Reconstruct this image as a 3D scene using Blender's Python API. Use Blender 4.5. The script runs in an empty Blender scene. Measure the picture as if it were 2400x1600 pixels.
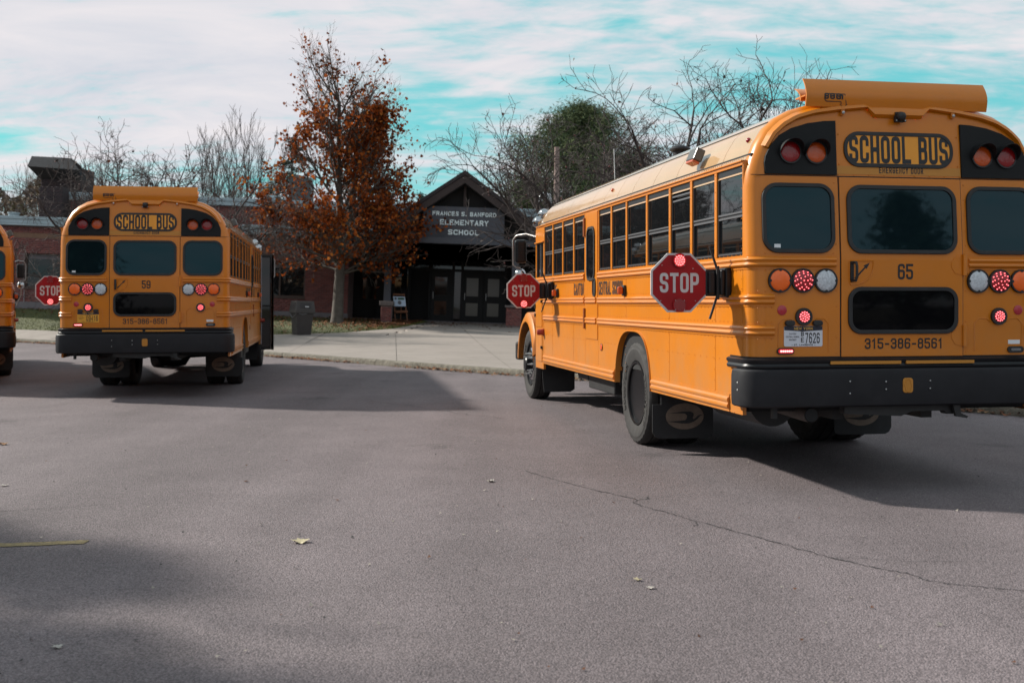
import bpy, bmesh, math, random
import numpy as np
from mathutils import Vector, Matrix

scene = bpy.context.scene
COL = scene.collection
R = math.radians

# ------------------------------------------------------------------ camera
cam_d = bpy.data.cameras.new("camera")
cam = bpy.data.objects.new("camera", cam_d)
COL.objects.link(cam)
cam.location = (0, 0, 1.43)
cam.rotation_euler = (R(90), 0, 0)
cam_d.sensor_width = 36
cam_d.lens = 2648 / 2400 * 36
cam_d.shift_y = -92 / 2400
cam_d.clip_start = 0.1
cam_d.clip_end = 2000
cam_d.dof.use_dof = True
cam_d.dof.focus_distance = 9.5
cam_d.dof.aperture_fstop = 3.5
scene.camera = cam

# ------------------------------------------------------------------ world
SUN_EL = 33.0
SUN_DIR = Vector((math.cos(R(SUN_EL)) * .915, -math.cos(R(SUN_EL)) * .403, -math.sin(R(SUN_EL))))
world = bpy.data.worlds.new("World")
scene.world = world
world.use_nodes = True
wt = world.node_tree
wt.nodes.clear()
WN = wt.nodes.new
WL = wt.links.new
def wmath(op, a, b=None, c=None):
    n = WN("ShaderNodeMath"); n.operation = op
    for i, v in enumerate((a, b, c)):
        if v is None: continue
        if isinstance(v, (int, float)): n.inputs[i].default_value = v
        else: WL(v, n.inputs[i])
    return n.outputs[0]
sky = WN("ShaderNodeTexSky")
sky.sky_type = 'NISHITA'
sky.sun_disc = False
sky.sun_elevation = R(SUN_EL)
sky.sun_rotation = math.atan2(-.915, .403)
sky.air_density = 1.0
sky.dust_density = 1.2
sky.ozone_density = 1.0
tc = WN("ShaderNodeTexCoord")
sep = WN("ShaderNodeSeparateXYZ"); WL(tc.outputs["Generated"], sep.inputs[0])
dx, dy, dz = sep.outputs
el = wmath('MAXIMUM', dz, 0.0)
az = wmath('ARCTAN2', dx, dy)
# cloud deck seen from below: direction projected on a plane
den = wmath('ADD', el, 0.18)
cu = wmath('DIVIDE', dx, den)
cv = wmath('DIVIDE', dy, den)
cmb = WN("ShaderNodeCombineXYZ"); WL(cu, cmb.inputs[0]); WL(cv, cmb.inputs[1])
def wnoise(scale, detail, rough, dist, off, sx=1, sy=1, rot=0):
    mp = WN("ShaderNodeMapping"); mp.inputs["Location"].default_value = off
    mp.inputs["Scale"].default_value = (sx, sy, 1)
    mp.inputs["Rotation"].default_value = (0, 0, rot)
    WL(cmb.outputs[0], mp.inputs[0])
    n = WN("ShaderNodeTexNoise"); n.inputs["Scale"].default_value = scale
    n.inputs["Detail"].default_value = detail; n.inputs["Roughness"].default_value = rough
    n.inputs["Distortion"].default_value = dist
    WL(mp.outputs[0], n.inputs["Vector"])
    return n.outputs["Fac"]
n_big = wnoise(0.55, 3, .5, .3, (3.1, 1.7, 0))
n_mid = wnoise(1.5, 8, .62, .6, (7.3, 2.2, 0), 1.0, 1.6, .35)
n_fine = wnoise(6.5, 6, .6, .4, (1.3, 9.2, 0), 1, 2.2, .2)
n_shade = wmath('MULTIPLY_ADD', wmath('SUBTRACT', n_mid, .5), 2.2, .5)
cover = wmath('ADD', wmath('MULTIPLY', n_big, .9), wmath('ADD', wmath('MULTIPLY', n_mid, 1.25), wmath('MULTIPLY', n_fine, 1.0)))
cover = wmath('SUBTRACT', cover, 1.11)      # about 0.4 on average: mostly clouded
# breaks in the cloud, given as (azimuth, elevation, width, height, depth)
def gap(px, py, sx, sy, amp):
    a0 = math.atan2(px - 1200, 2648); e0 = math.sin(math.atan2(708 - py, math.hypot(2648, px - 1200)))
    u = wmath('MULTIPLY', wmath('SUBTRACT', az, a0), 2648 / sx)
    v = wmath('MULTIPLY', wmath('SUBTRACT', el, e0), 2648 / sy)
    q = wmath('ADD', wmath('MULTIPLY', u, u), wmath('MULTIPLY', v, v))
    return wmath('MULTIPLY', wmath('POWER', 2.718, wmath('MULTIPLY', q, -1.0)), amp * 1.15)
for g in ((1000, 230, 150, 60, .36), (985, 320, 150, 45, .34), (1060, 75, 130, 38, .22), (1340, 190, 120, 38, .28),
          (1180, 250, 150, 50, .14), (1040, 430, 130, 45, .38), (15, 325, 90, 35, .30), (1680, 250, 150, 45, .22),
          (2160, 180, 90, 14, .26), (2230, 85, 55, 20, .20), (2340, 230, 60, 40, .10), (1460, 50, 70, 25, .26),
          (830, 30, 90, 18, .16), (690, 36, 70, 16, .18), (560, 420, 200, 40, .2), (250, 400, 120, 25, .2),
          (2150, 110, 650, 260, .09), (650, 60, 260, 40, .10), (330, 250, 200, 40, .12), (520, 110, 420, 150, -.10), (150, 180, 350, 130, -.08)):
    cover = wmath('SUBTRACT', cover, gap(*g))
ramp = WN("ShaderNodeMapRange"); ramp.interpolation_type = 'SMOOTHSTEP'
ramp.inputs["From Min"].default_value = -.06; ramp.inputs["From Max"].default_value = .62
WL(cover, ramp.inputs["Value"])
def wmix(fac, a, b, blend='MIX'):
    n = WN("ShaderNodeMix"); n.data_type = 'RGBA'; n.blend_type = blend
    for sock, v in ((n.inputs[0], fac), (n.inputs[6], a), (n.inputs[7], b)):
        if isinstance(v, (int, float)): sock.default_value = v
        elif isinstance(v, tuple): sock.default_value = v
        else: WL(v, sock)
    return n.outputs[2]
SKY_STRENGTH = 0.075
# the clear sky: Nishita colour graded towards turquoise like the photograph
clear = wmix(1.0, sky.outputs[0], (0.34, 1.05, .80, 1), 'MULTIPLY')
clear = wmix(.72, clear, (1.9, 6.1, 6.7, 1))
shade = wmix(n_shade, (5.3, 5.7, 6.4, 1), (7.6, 7.2, 7.35, 1))
skycol = wmix(ramp.outputs[0], clear, shade)
bg = WN("ShaderNodeBackground"); bg.inputs["Strength"].default_value = SKY_STRENGTH
WL(skycol, bg.inputs["Color"])
out = WN("ShaderNodeOutputWorld"); WL(bg.outputs[0], out.inputs["Surface"])

# ------------------------------------------------------------------ sun
sun_d = bpy.data.lights.new("sun", 'SUN')
sun_d.energy = 4.3
sun_d.angle = R(2.2)
sun_d.color = (1.0, .95, .86)
sun = bpy.data.objects.new("sun", sun_d)
sun.rotation_euler = SUN_DIR.to_track_quat('-Z', 'Y').to_euler()
sun.location = (-20, 5, 15)
COL.objects.link(sun)

scene.view_settings.view_transform = 'Standard'
scene.view_settings.look = 'None'
scene.view_settings.exposure = 0.62
scene.view_settings.gamma = 1.0
scene.view_settings.use_curve_mapping = False
scene.render.engine = 'CYCLES'
scene.cycles.max_bounces = 6
scene.cycles.caustics_reflective = False
scene.cycles.caustics_refractive = False

# ------------------------------------------------------------------ materials
MATS = {}
def mat(name, col, rough=.6, metal=0.0, coat=0.0, vary=None, bump=None, emit=None, spec=.5, coords='Object', dirt=None, dust=None):
    """vary=(scale, amount): brightness mottling; bump=(scale, strength, distance); dirt=(scale, colour, amount)"""
    if name in MATS: return MATS[name]
    m = bpy.data.materials.new(name); m.use_nodes = True
    nt = m.node_tree; b = nt.nodes["Principled BSDF"]
    b.inputs["Base Color"].default_value = (*col, 1)
    b.inputs["Roughness"].default_value = rough
    b.inputs["Metallic"].default_value = metal
    b.inputs["Coat Weight"].default_value = coat
    b.inputs["Coat Roughness"].default_value = .06
    b.inputs["Specular IOR Level"].default_value = spec
    t = nt.nodes.new("ShaderNodeTexCoord")
    src = None
    def noise(scale, detail=5, rough_=.6):
        n = nt.nodes.new("ShaderNodeTexNoise"); n.inputs["Scale"].default_value = scale
        n.inputs["Detail"].default_value = detail; n.inputs["Roughness"].default_value = rough_
        nt.links.new(t.outputs[coords], n.inputs["Vector"]); return n.outputs["Fac"]
    if vary:
        mr = nt.nodes.new("ShaderNodeMapRange")
        mr.inputs[1].default_value = .3; mr.inputs[2].default_value = .7
        mr.inputs[3].default_value = 1 - vary[1]; mr.inputs[4].default_value = 1 + vary[1]
        nt.links.new(noise(vary[0]), mr.inputs[0])
        vm = nt.nodes.new("ShaderNodeVectorMath"); vm.operation = 'SCALE'
        vm.inputs[0].default_value = col
        nt.links.new(mr.outputs[0], vm.inputs["Scale"])
        src = vm.outputs[0]
    if dirt:
        mr = nt.nodes.new("ShaderNodeMapRange")
        mr.inputs[1].default_value = .48; mr.inputs[2].default_value = .75
        mr.inputs[3].default_value = 0; mr.inputs[4].default_value = dirt[2]
        nt.links.new(noise(dirt[0], 8, .7), mr.inputs[0])
        mx = nt.nodes.new("ShaderNodeMix"); mx.data_type = 'RGBA'
        nt.links.new(mr.outputs[0], mx.inputs[0])
        if src: nt.links.new(src, mx.inputs[6])
        else: mx.inputs[6].default_value = (*col, 1)
        mx.inputs[7].default_value = (*dirt[1], 1)
        src = mx.outputs[2]
        ra = nt.nodes.new("ShaderNodeMath"); ra.operation = 'MULTIPLY_ADD'
        nt.links.new(mr.outputs[0], ra.inputs[0]); ra.inputs[1].default_value = .5; ra.inputs[2].default_value = rough
        nt.links.new(ra.outputs[0], b.inputs["Roughness"])
    if dust:      # road dust thrown up over the lowest sheets
        sp = nt.nodes.new("ShaderNodeSeparateXYZ"); nt.links.new(t.outputs['Object'], sp.inputs[0])
        mz = nt.nodes.new("ShaderNodeMapRange"); mz.inputs[1].default_value = dust[1]; mz.inputs[2].default_value = dust[0]; mz.inputs[3].default_value = 0; mz.inputs[4].default_value = 1
        nt.links.new(sp.outputs[2], mz.inputs[0])
        mn = nt.nodes.new("ShaderNodeMapRange"); mn.inputs[1].default_value = .38; mn.inputs[2].default_value = .68; mn.inputs[3].default_value = .08; mn.inputs[4].default_value = .62
        nt.links.new(noise(3.3, 9, .72), mn.inputs[0])
        mm = nt.nodes.new("ShaderNodeMath"); mm.operation = 'MULTIPLY'; nt.links.new(mz.outputs[0], mm.inputs[0]); nt.links.new(mn.outputs[0], mm.inputs[1])
        mx = nt.nodes.new("ShaderNodeMix"); mx.data_type = 'RGBA'; nt.links.new(mm.outputs[0], mx.inputs[0]); nt.links.new(src, mx.inputs[6]); mx.inputs[7].default_value = (.36, .21, .10, 1)
        src = mx.outputs[2]
    if src: nt.links.new(src, b.inputs["Base Color"])
    if bump:
        bp = nt.nodes.new("ShaderNodeBump"); bp.inputs["Strength"].default_value = bump[1]
        bp.inputs["Distance"].default_value = bump[2] if len(bump) > 2 else .01
        nt.links.new(noise(bump[0], 4), bp.inputs["Height"])
        nt.links.new(bp.outputs[0], b.inputs["Normal"])
    if emit:
        b.inputs["Emission Color"].default_value = (*emit[0], 1)
        b.inputs["Emission Strength"].default_value = emit[1]
    MATS[name] = m
    return m

YEL = mat("bus_yellow_paint", (.575, .174, .004), .36, coat=.4, vary=(1.3, .05), dirt=(2.2, (.36, .17, .05), .25), bump=(1.6, .16, .012), spec=.3, dust=(.45, 1.35))
YEL2 = mat("bus_yellow_decal", (.48, .20, .022), .45, vary=(3, .04))
BLK = mat("black_paint", (.010, .010, .012), .38, spec=.3, vary=(4, .3))
MBLK = mat("matt_black_panel", (.010, .011, .012), .6, spec=.2, vary=(4, .2))
ROOFY = mat("bus_roof_sheen_yellow", (.47, .265, .10), .34, coat=1.0, vary=(1.1, .05), dirt=(1.6, (.42, .29, .17), .4), bump=(2.0, .12, .012))  # same yellow as the sides, paled so the roof sheen sits in the colour
BUMP = mat("black_bumper_paint", (.011, .011, .014), .55, spec=.28, vary=(3, .25), dirt=(6, (.035, .033, .035), .3))
RUB = mat("black_rubber", (.014, .014, .015), .55, vary=(8, .3))
DARK = mat("dark_interior", (.006, .006, .007), .8)
GLASS = mat("tinted_glass", (.005, .012, .015), .03, spec=.42, bump=(1.6, .02, .02))
GLASS2 = mat("side_window_glass", (.005, .006, .007), .02, spec=.5, bump=(1.1, .035, .02))
CHR = mat("chrome", (.45, .45, .46), .10, metal=1)
SIGNY = mat("sign_reflective_yellow", (.78, .31, .02), .45, vary=(3, .04))
STEEL = mat("galvanised_steel", (.45, .45, .45), .45, metal=.8, vary=(20, .2))
ALU = mat("window_frame_metal", (.020, .020, .022), .35, metal=.3)
ALU2 = mat("window_rail_metal", (.16, .16, .17), .35, metal=.5)
INK = mat("black_lettering", (.010, .010, .012), .5)
TYRE = mat("tyre_rubber", (.020, .018, .018), .75, vary=(14, .3), dirt=(9, (.05, .045, .04), .5), bump=(60, .2, .003))
TYRE2 = mat("tyre_raised_lettering", (.040, .037, .035), .75)
FLAP = mat("mudflap_rubber", (.016, .016, .018), .7, vary=(6, .3), dirt=(5, (.06, .055, .05), .4))
LOGO = mat("mudflap_emblem", (.17, .125, .095), .7, vary=(14, .2))
LRED = mat("red_lens", (.34, .005, .012), .18, coat=.5, bump=(90, .5, .004))
LREDD = mat("dark_red_lens", (.24, .006, .008), .2, coat=.25, bump=(60, .5, .004))
LAMB = mat("amber_lens", (.90, .14, .008), .25, coat=.3, bump=(80, .5, .004))
LAMBD = mat("dark_amber_lens", (.50, .075, .008), .2, coat=.25, bump=(50, .6, .006))
LWHT = mat("clear_lens", (.52, .56, .60), .2, coat=.5, bump=(80, .6, .006), vary=(60, .25))
LED = mat("lit_red_led", (.9, .2, .2), .4, emit=((1, .16, .18), 1.6))
LEDW = mat("bright_red_led", (1, .6, .6), .4, emit=((1, .30, .29), 1.7))
LEDR = mat("glowing_red_lens", (.6, .02, .03), .3, emit=((1, .01, .02), .2))
LGLOW = mat("lit_clearance_lamp", (.9, .1, .05), .3, emit=((1, .16, .03), 70))
REFL = mat("red_reflector", (.40, .015, .03), .3, coat=.4)
REFLO = mat("orange_reflector", (.80, .10, .02), .3, coat=.4)
LWHT_ = None
GLASS.node_tree.nodes["Principled BSDF"].inputs["Specular Tint"].default_value = (.45, .85, 1.0, 1)
SIGNRED = mat("stop_sign_red", (.32, .010, .014), .5, spec=.22, vary=(6, .12))
SIGNWHT = mat("reflective_white", (.55, .52, .53), .4, vary=(12, .08))
PLATE_W = mat("plate_white", (.60, .62, .68), .4)
PLATE_G = mat("plate_gold", (.72, .34, .03), .4)
PLATE_B = mat("plate_navy", (.010, .012, .03), .4)
GOLD = mat("plate_gold_print", (.65, .38, .08), .4)
WHT = mat("white_sticker", (.7, .72, .74), .4)

YEL.node_tree.nodes["Principled BSDF"].inputs["Coat Roughness"].default_value = .22
# ------------------------------------------------------------------ mesh helpers
def ident(x, y, d): return (x, y, d)
class MB:
    def __init__(self, xf=None):
        self.v = []; self.f = []; self.m = []; self.xf = xf or ident
    def add(self, vs, fs, mi=0, raw=False):
        b = len(self.v)
        self.v += [tuple(p) if raw else self.xf(*p) for p in vs]
        self.f += [tuple(b + i for i in f) for f in fs]
        self.m += [mi] * len(fs)
    def box(self, x0, x1, y0, y1, z0, z1, mi=0):
        self.add([(x0, y0, z0), (x1, y0, z0), (x1, y1, z0), (x0, y1, z0), (x0, y0, z1), (x1, y0, z1), (x1, y1, z1), (x0, y1, z1)],
                 [(0, 3, 2, 1), (4, 5, 6, 7), (0, 1, 5, 4), (1, 2, 6, 5), (2, 3, 7, 6), (3, 0, 4, 7)], mi)
    def plate(self, loop, d0, d1, mi=0, back=False):
        """polygon in x,y extruded from d0 to d1 (front face at d1)"""
        n = len(loop)
        vs = [(x, y, d0) for x, y in loop] + [(x, y, d1) for x, y in loop]
        fs = [tuple(range(n, 2 * n))] + [(i, (i + 1) % n, n + (i + 1) % n, n + i) for i in range(n)]
        if back: fs.append(tuple(range(n - 1, -1, -1)))
        self.add(vs, fs, mi)
    def ring(self, lo, li, d0, d1, mi=0):
        n = len(lo)
        vs = [(x, y, d1) for x, y in lo] + [(x, y, d1) for x, y in li] + [(x, y, d0) for x, y in lo] + [(x, y, d0) for x, y in li]
        fs = []
        for i in range(n):
            j = (i + 1) % n
            fs += [(i, j, n + j, n + i), (2 * n + i, 2 * n + j, j, i), (n + i, n + j, 3 * n + j, 3 * n + i)]
        self.add(vs, fs, mi)
    def lathe(self, prof, o, ax, n=16, mi=0, up=None):
        """profile of (radius, height) about axis ax through o"""
        o = Vector(o); ax = Vector(ax).normalized()
        a = ax.orthogonal().normalized(); b = ax.cross(a)
        vs = []; fs = []
        for r, h in prof:
            for k in range(n):
                t = 2 * math.pi * k / n
                vs.append(o + ax * h + (a * math.cos(t) + b * math.sin(t)) * r)
        for i in range(len(prof) - 1):
            for k in range(n):
                k2 = (k + 1) % n
                fs.append((i * n + k, i * n + k2, (i + 1) * n + k2, (i + 1) * n + k))
        if prof[0][0] > 1e-6: fs.append(tuple(range(n - 1, -1, -1)))
        if prof[-1][0] > 1e-6: fs.append(tuple((len(prof) - 1) * n + k for k in range(n)))
        self.add([tuple(p) for p in vs], fs, mi, raw=True)
    def tube(self, pts, r, n=8, mi=0, caps=True):
        pts = [Vector(p) for p in pts]
        rs = r if isinstance(r, (list, tuple)) else [r] * len(pts)
        vs = []; fs = []; prev = None
        for i, p in enumerate(pts):
            d = (pts[min(i + 1, len(pts) - 1)] - pts[max(i - 1, 0)]).normalized()
            if prev is None: a = d.orthogonal().normalized()
            else:
                a = prev - d * prev.dot(d)
                a = a.normalized() if a.length > 1e-6 else d.orthogonal().normalized()
            prev = a; b = d.cross(a)
            for k in range(n):
                t = 2 * math.pi * k / n
                vs.append(p + (a * math.cos(t) + b * math.sin(t)) * rs[i])
        for i in range(len(pts) - 1):
            for k in range(n):
                k2 = (k + 1) % n
                fs.append((i * n + k, i * n + k2, (i + 1) * n + k2, (i + 1) * n + k))
        if caps:
            fs.append(tuple(range(n - 1, -1, -1))); fs.append(tuple((len(pts) - 1) * n + k for k in range(n)))
        self.add([tuple(p) for p in vs], fs, mi, raw=True)
    def sweep(self, path, nrm, prof, mi=0, up=(0, 0, 1), caps=True):
        """profile (out, up) carried along path with outward normals nrm"""
        n = len(prof); vs = []; fs = []
        for p, q in zip(path, nrm):
            for o, u in prof:
                vs.append((p[0] + q[0] * o, p[1] + q[1] * o, p[2] + u))
        for i in range(len(path) - 1):
            for k in range(n - 1):
                fs.append((i * n + k, i * n + k + 1, (i + 1) * n + k + 1, (i + 1) * n + k))
        if caps:
            fs.append(tuple(range(n))); fs.append(tuple((len(path) - 1) * n + k for k in range(n - 1, -1, -1)))
        self.add(vs, fs, mi, raw=True)
    def mesh(self, name, mats, smooth=0, fix=True):
        me = bpy.data.meshes.new(name)
        me.from_pydata(self.v, [], self.f)
        for m in (mats if isinstance(mats, (list, tuple)) else [mats]): me.materials.append(m)
        if any(self.m): me.polygons.foreach_set("material_index", self.m)
        if fix and len(self.f) < 6000:
            bm = bmesh.new(); bm.from_mesh(me)
            bmesh.ops.recalc_face_normals(bm, faces=bm.faces)
            bm.to_mesh(me); bm.free()
        if smooth:
            me.polygons.foreach_set("use_smooth", [True] * len(me.polygons))
            me.set_sharp_from_angle(angle=R(smooth))
        me.update()
        return me
    def build(self, name, mats, parent=None, smooth=0, bevel=0, fix=True, label=None):
        return link(name, self.mesh(name, mats, smooth, fix), parent, bevel, label)

def link(name, me, parent=None, bevel=0, label=None):
    o = bpy.data.objects.new(name, me)
    COL.objects.link(o)
    if parent is not None: o.parent = parent
    if bevel:
        b = o.modifiers.new("edge", 'BEVEL'); b.width = bevel; b.segments = 2; b.limit_method = 'ANGLE'; b.angle_limit = R(40)
        b.harden_normals = False
    if label: o["label"] = label
    return o
def thing(name, label, cat, loc=(0, 0, 0), rz=0, group=None):
    o = bpy.data.objects.new(name, None); COL.objects.link(o)
    o.empty_display_size = .2
    o.location = loc; o.rotation_euler = (0, 0, rz)
    o["label"] = label; o["category"] = cat
    if group: o["group"] = group
    return o
def tag(o, label, cat, group=None):
    o["label"] = label; o["category"] = cat
    if group: o["group"] = group
    return o
def kind(o, k): o["kind"] = k; return o
def copy_tree(o, parent=None):
    c = o.copy(); COL.objects.link(c); c.parent = parent
    for ch in list(o.children): copy_tree(ch, c)
    return c
def rrect(cx, cy, w, h, r, n=6):
    pts = []
    for (sx, sy, a0) in ((1, 1, 0), (-1, 1, 90), (-1, -1, 180), (1, -1, 270)):
        for k in range(n + 1):
            a = R(a0 + 90 * k / n)
            pts.append((cx + sx * (w / 2 - r) + r * math.cos(a), cy + sy * (h / 2 - r) + r * math.sin(a)))
    return pts
def rect(x0, x1, y0, y1): return [(x0, y0), (x1, y0), (x1, y1), (x0, y1)]
def circle(cx, cy, r, n=20, ry=None):
    return [(cx + r * math.cos(2 * math.pi * k / n), cy + (ry or r) * math.sin(2 * math.pi * k / n)) for k in range(n)]

# ------------------------------------------------------------------ lettering: stroked highway alphabet
def _g(*strokes): return strokes
def glyph(c, w, t=.14):
    r = w * .5; q = min(w * .5, .27); st = .80 if t < .18 else .93; lo = 1 - st
    G = {
     'O': _g(([(0,0,r),(w,0,r),(w,1,r),(0,1,r)],1)), '0': _g(([(0,0,r),(w,0,r),(w,1,r),(0,1,r)],1)),
     'C': _g(([(w,.74 if t < .18 else .86,0),(w,1,r),(0,1,r),(0,0,r),(w,0,r),(w,.26 if t < .18 else .14,0)],0)),
     'G': _g(([(w,.72,0),(w,1,r),(0,1,r),(0,0,r),(w,0,r),(w,.45,0),(w*.55,.45,0)],0)),
     'S': _g(([(w,st,0),(w,1,q),(0,1,q),(0,.53,q),(w,.47,q),(w,0,q),(0,0,q),(0,lo,0)],0)),
     'U': _g(([(0,1,0),(0,0,r),(w,0,r),(w,1,0)],0)), 'J': _g(([(0,.25,0),(0,0,r),(w,0,r),(w,1,0)],0)),
     'D': _g(([(0,0,0),(w,0,r),(w,1,r),(0,1,0)],1)),
     'B': _g(([(0,0,0),(w,0,q),(w,.53,q),(0,.53,0)],1), ([(0,.53,0),(0,1,0),(w*.95,1,q),(w*.95,.53,q),(w*.3,.53,0)],0)),
     'P': _g(([(0,0,0),(0,1,0),(w,1,q),(w,.45,q),(t,.45,0)],0)),
     'R': _g(([(0,0,0),(0,1,0),(w,1,q),(w,.47,q),(t,.47,0)],0), ([(w*.5,.47,0),(w,0,0)],0)),
     'E': _g(([(w,1,0),(0,1,0),(0,0,0),(w,0,0)],0), ([(0,.52,0),(w*.85,.52,0)],0)),
     'F': _g(([(w,1,0),(0,1,0),(0,0,0)],0), ([(0,.52,0),(w*.85,.52,0)],0)),
     'L': _g(([(0,1,0),(0,0,0),(w,0,0)],0)), 'I': _g(([(w/2,0,0),(w/2,1,0)],0)),
     'T': _g(([(0,1,0),(w,1,0)],0), ([(w/2,1,0),(w/2,0,0)],0)),
     'H': _g(([(0,0,0),(0,1,0)],0), ([(w,0,0),(w,1,0)],0), ([(0,.5,0),(w,.5,0)],0)),
     'N': _g(([(0,0,0),(0,1,0),(w,0,0),(w,1,0)],0)), 'M': _g(([(0,0,0),(0,1,0),(w/2,.25,0),(w,1,0),(w,0,0)],0)),
     'A': _g(([(0,0,0),(w/2,1,0),(w,0,0)],0), ([(w*.2,.3,0),(w*.8,.3,0)],0)),
     'Y': _g(([(0,1,0),(w/2,.5,0),(w/2,0,0)],0), ([(w/2,.5,0),(w,1,0)],0)),
     'K': _g(([(0,0,0),(0,1,0)],0), ([(w,1,0),(0,.4,0)],0), ([(w*.35,.58,0),(w,0,0)],0)),
     'V': _g(([(0,1,0),(w/2,0,0),(w,1,0)],0)),
     'W': _g(([(0,1,0),(w*.25,0,0),(w/2,.8,0),(w*.75,0,0),(w,1,0)],0)),
     '1': _g(([(w*.1,.8,0),(w*.6,1,0),(w*.6,0,0)],0)),
     '2': _g(([(0,.76,0),(0,1,q),(w,1,q),(w,.6,q),(0,0,0),(w,0,0)],0)),
     '3': _g(([(0,.78,0),(0,1,q),(w,1,q),(w,.53,q*.8),(w*.35,.53,0)],0), ([(w*.35,.53,0),(w,.53,q*.8),(w,0,q),(0,0,q),(0,.22,0)],0)),
     '4': _g(([(w*.75,0,0),(w*.75,1,0),(0,.28,0),(w*.75-t,.28,0)],0)),
     '5': _g(([(w,1,0),(0,1,0),(0,.58,0),(w,.6,q),(w,0,q),(0,0,q),(0,.22,0)],0)),
     '6': _g(([(w,.84,0),(w,1,q),(0,1,q),(0,0,q),(w,0,q),(w,.56,q),(t,.56,q*.6)],0)),
     '7': _g(([(0,1,0),(w,1,0),(w*.35,0,0)],0)),
     '8': _g(([(0,0,q),(w,0,q),(w,.54,q*.9),(0,.54,q*.9)],1), ([(w*.05,.54,q*.8),(w*.95,.54,q*.8),(w*.95,1,q*.9),(w*.05,1,q*.9)],1)),
     '9': _g(([(0,.16,0),(0,0,q),(w,0,q),(w,1,q),(0,1,q),(0,.44,q),(w-t,.44,q*.6)],0)),
     '-': _g(([(w*.1,.45,0),(w*.9,.45,0)],0)), '.': _g(([(w*.3,0,0),(w*.3,.1,0)],0)),
     's': _g(([(w,.5,0),(w,.66,q*.6),(0,.66,q*.6),(0,.34,q*.5),(w,.32,q*.5),(w,0,q*.6),(0,0,q*.6),(0,.14,0)],0)),
     'e': _g(([(t,.34,0),(w,.34,0),(w,.66,q),(0,.66,q),(0,0,q),(w,0,q),(w,.12,0)],0)),
     'n': _g(([(0,0,0),(0,.66,0)],0), ([(0,.45,0),(0,.66,q),(w,.66,q),(w,0,0)],0)),
    }
    return G.get(c, ())
def _fillet(pts, closed):
    out = []; n = len(pts)
    for i, (x, y, r) in enumerate(pts):
        if r <= 0 or (not closed and i in (0, n - 1)): out.append(Vector((x, y))); continue
        p = Vector((x, y)); a = Vector(pts[i - 1][:2]); b = Vector(pts[(i + 1) % n][:2])
        da = (a - p); db = (b - p)
        la, lb = da.length, db.length
        rr = min(r, la * .5, lb * .5) if (la and lb) else 0
        rr = min(r, la * (.5 if pts[i-1][2] else 1), lb * (.5 if pts[(i+1) % n][2] else 1))
        da.normalize(); db.normalize()
        p0 = p + da * rr; p1 = p + db * rr
        for k in range(6):
            t = k / 5
            out.append(p0 * (1 - t) ** 2 * 1 + p * 2 * t * (1 - t) * 1.0 + p1 * t * t)
    res = [out[0]]
    for p in out[1:]:
        if (p - res[-1]).length > 1e-4: res.append(p)
    if closed and (res[0] - res[-1]).length < 1e-4: res.pop()
    return res
WID = {'I': .10, '1': .75, '.': .5, '-': .85, 'M': 1.25, 'W': 1.4, ' ': .25, 'n': .9, 's': .85, 'e': .95}
def text(mb, s, x0, y0, h, w=.45, t=.14, gap=.13, mi=0, d=.003, width=None, align='c', thick=0):
    """centre-stroked text; w,t,gap in fractions of the height h; x0,y0 = centre (or left) of the base line"""
    adv = [WID.get(c, 1) * w + t + gap for c in s]
    tot = sum(adv) - gap
    sx = 1.0 if width is None else width / (tot * h)
    x = x0 - (tot * h * sx / 2 if align == 'c' else 0)
    for c, a in zip(s, adv):
        ww = WID.get(c, 1) * w
        for si, (pts, closed) in enumerate(glyph(c, ww, t) if c != ' ' else ()):
            k = (1 - t)
            P = _fillet([(p[0], p[1] * k, p[2] * k) for p in pts], closed)
            n = len(P); L = []; Rr = []
            for i in range(n):
                p = P[i]
                a0 = P[i - 1] if (closed or i > 0) else None
                b0 = P[(i + 1) % n] if (closed or i < n - 1) else None
                d1 = (p - a0).normalized() if a0 is not None else None
                d2 = (b0 - p).normalized() if b0 is not None else None
                if d1 is None: d1 = d2
                if d2 is None: d2 = d1
                n1 = Vector((-d1.y, d1.x)); n2 = Vector((-d2.y, d2.x))
                m = n1 + n2
                if m.length < .3: m = n1.copy()
                m.normalize()
                f = min(1 / max(m.dot(n1), .35), 1.9)
                ext = Vector((0, 0))
                if not closed and i == 0: ext = -d2 * t / 2
                if not closed and i == n - 1: ext = d1 * t / 2
                L.append(p + m * t / 2 * f + ext); Rr.append(p - m * t / 2 * f + ext)
            dd = d + si * .0006
            def tr(p): return (x + (p.x + t / 2) * h * sx, y0 + (p.y + t / 2) * h)
            vs = []; fs = []
            for p, q in zip(L, Rr):
                vs.append((*tr(p), dd)); vs.append((*tr(q), dd))
            nn = n if closed else n - 1
            for i in range(nn):
                j = (i + 1) % n
                fs.append((2 * i, 2 * i + 1, 2 * j + 1, 2 * j))
            if thick:
                b = len(vs)
                vs += [(v[0], v[1], v[2] - thick) for v in vs]
                for i in range(nn):
                    j = (i + 1) % n
                    fs.append((2 * i, 2 * j, b + 2 * j, b + 2 * i)); fs.append((2 * i + 1, b + 2 * i + 1, b + 2 * j + 1, 2 * j + 1))
                if not closed:
                    fs.append((0, b, b + 1, 1)); fs.append((2 * n - 2, 2 * n - 1, b + 2 * n - 1, b + 2 * n - 2))
            mb.add(vs, fs, mi)
        x += a * h * sx
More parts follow.
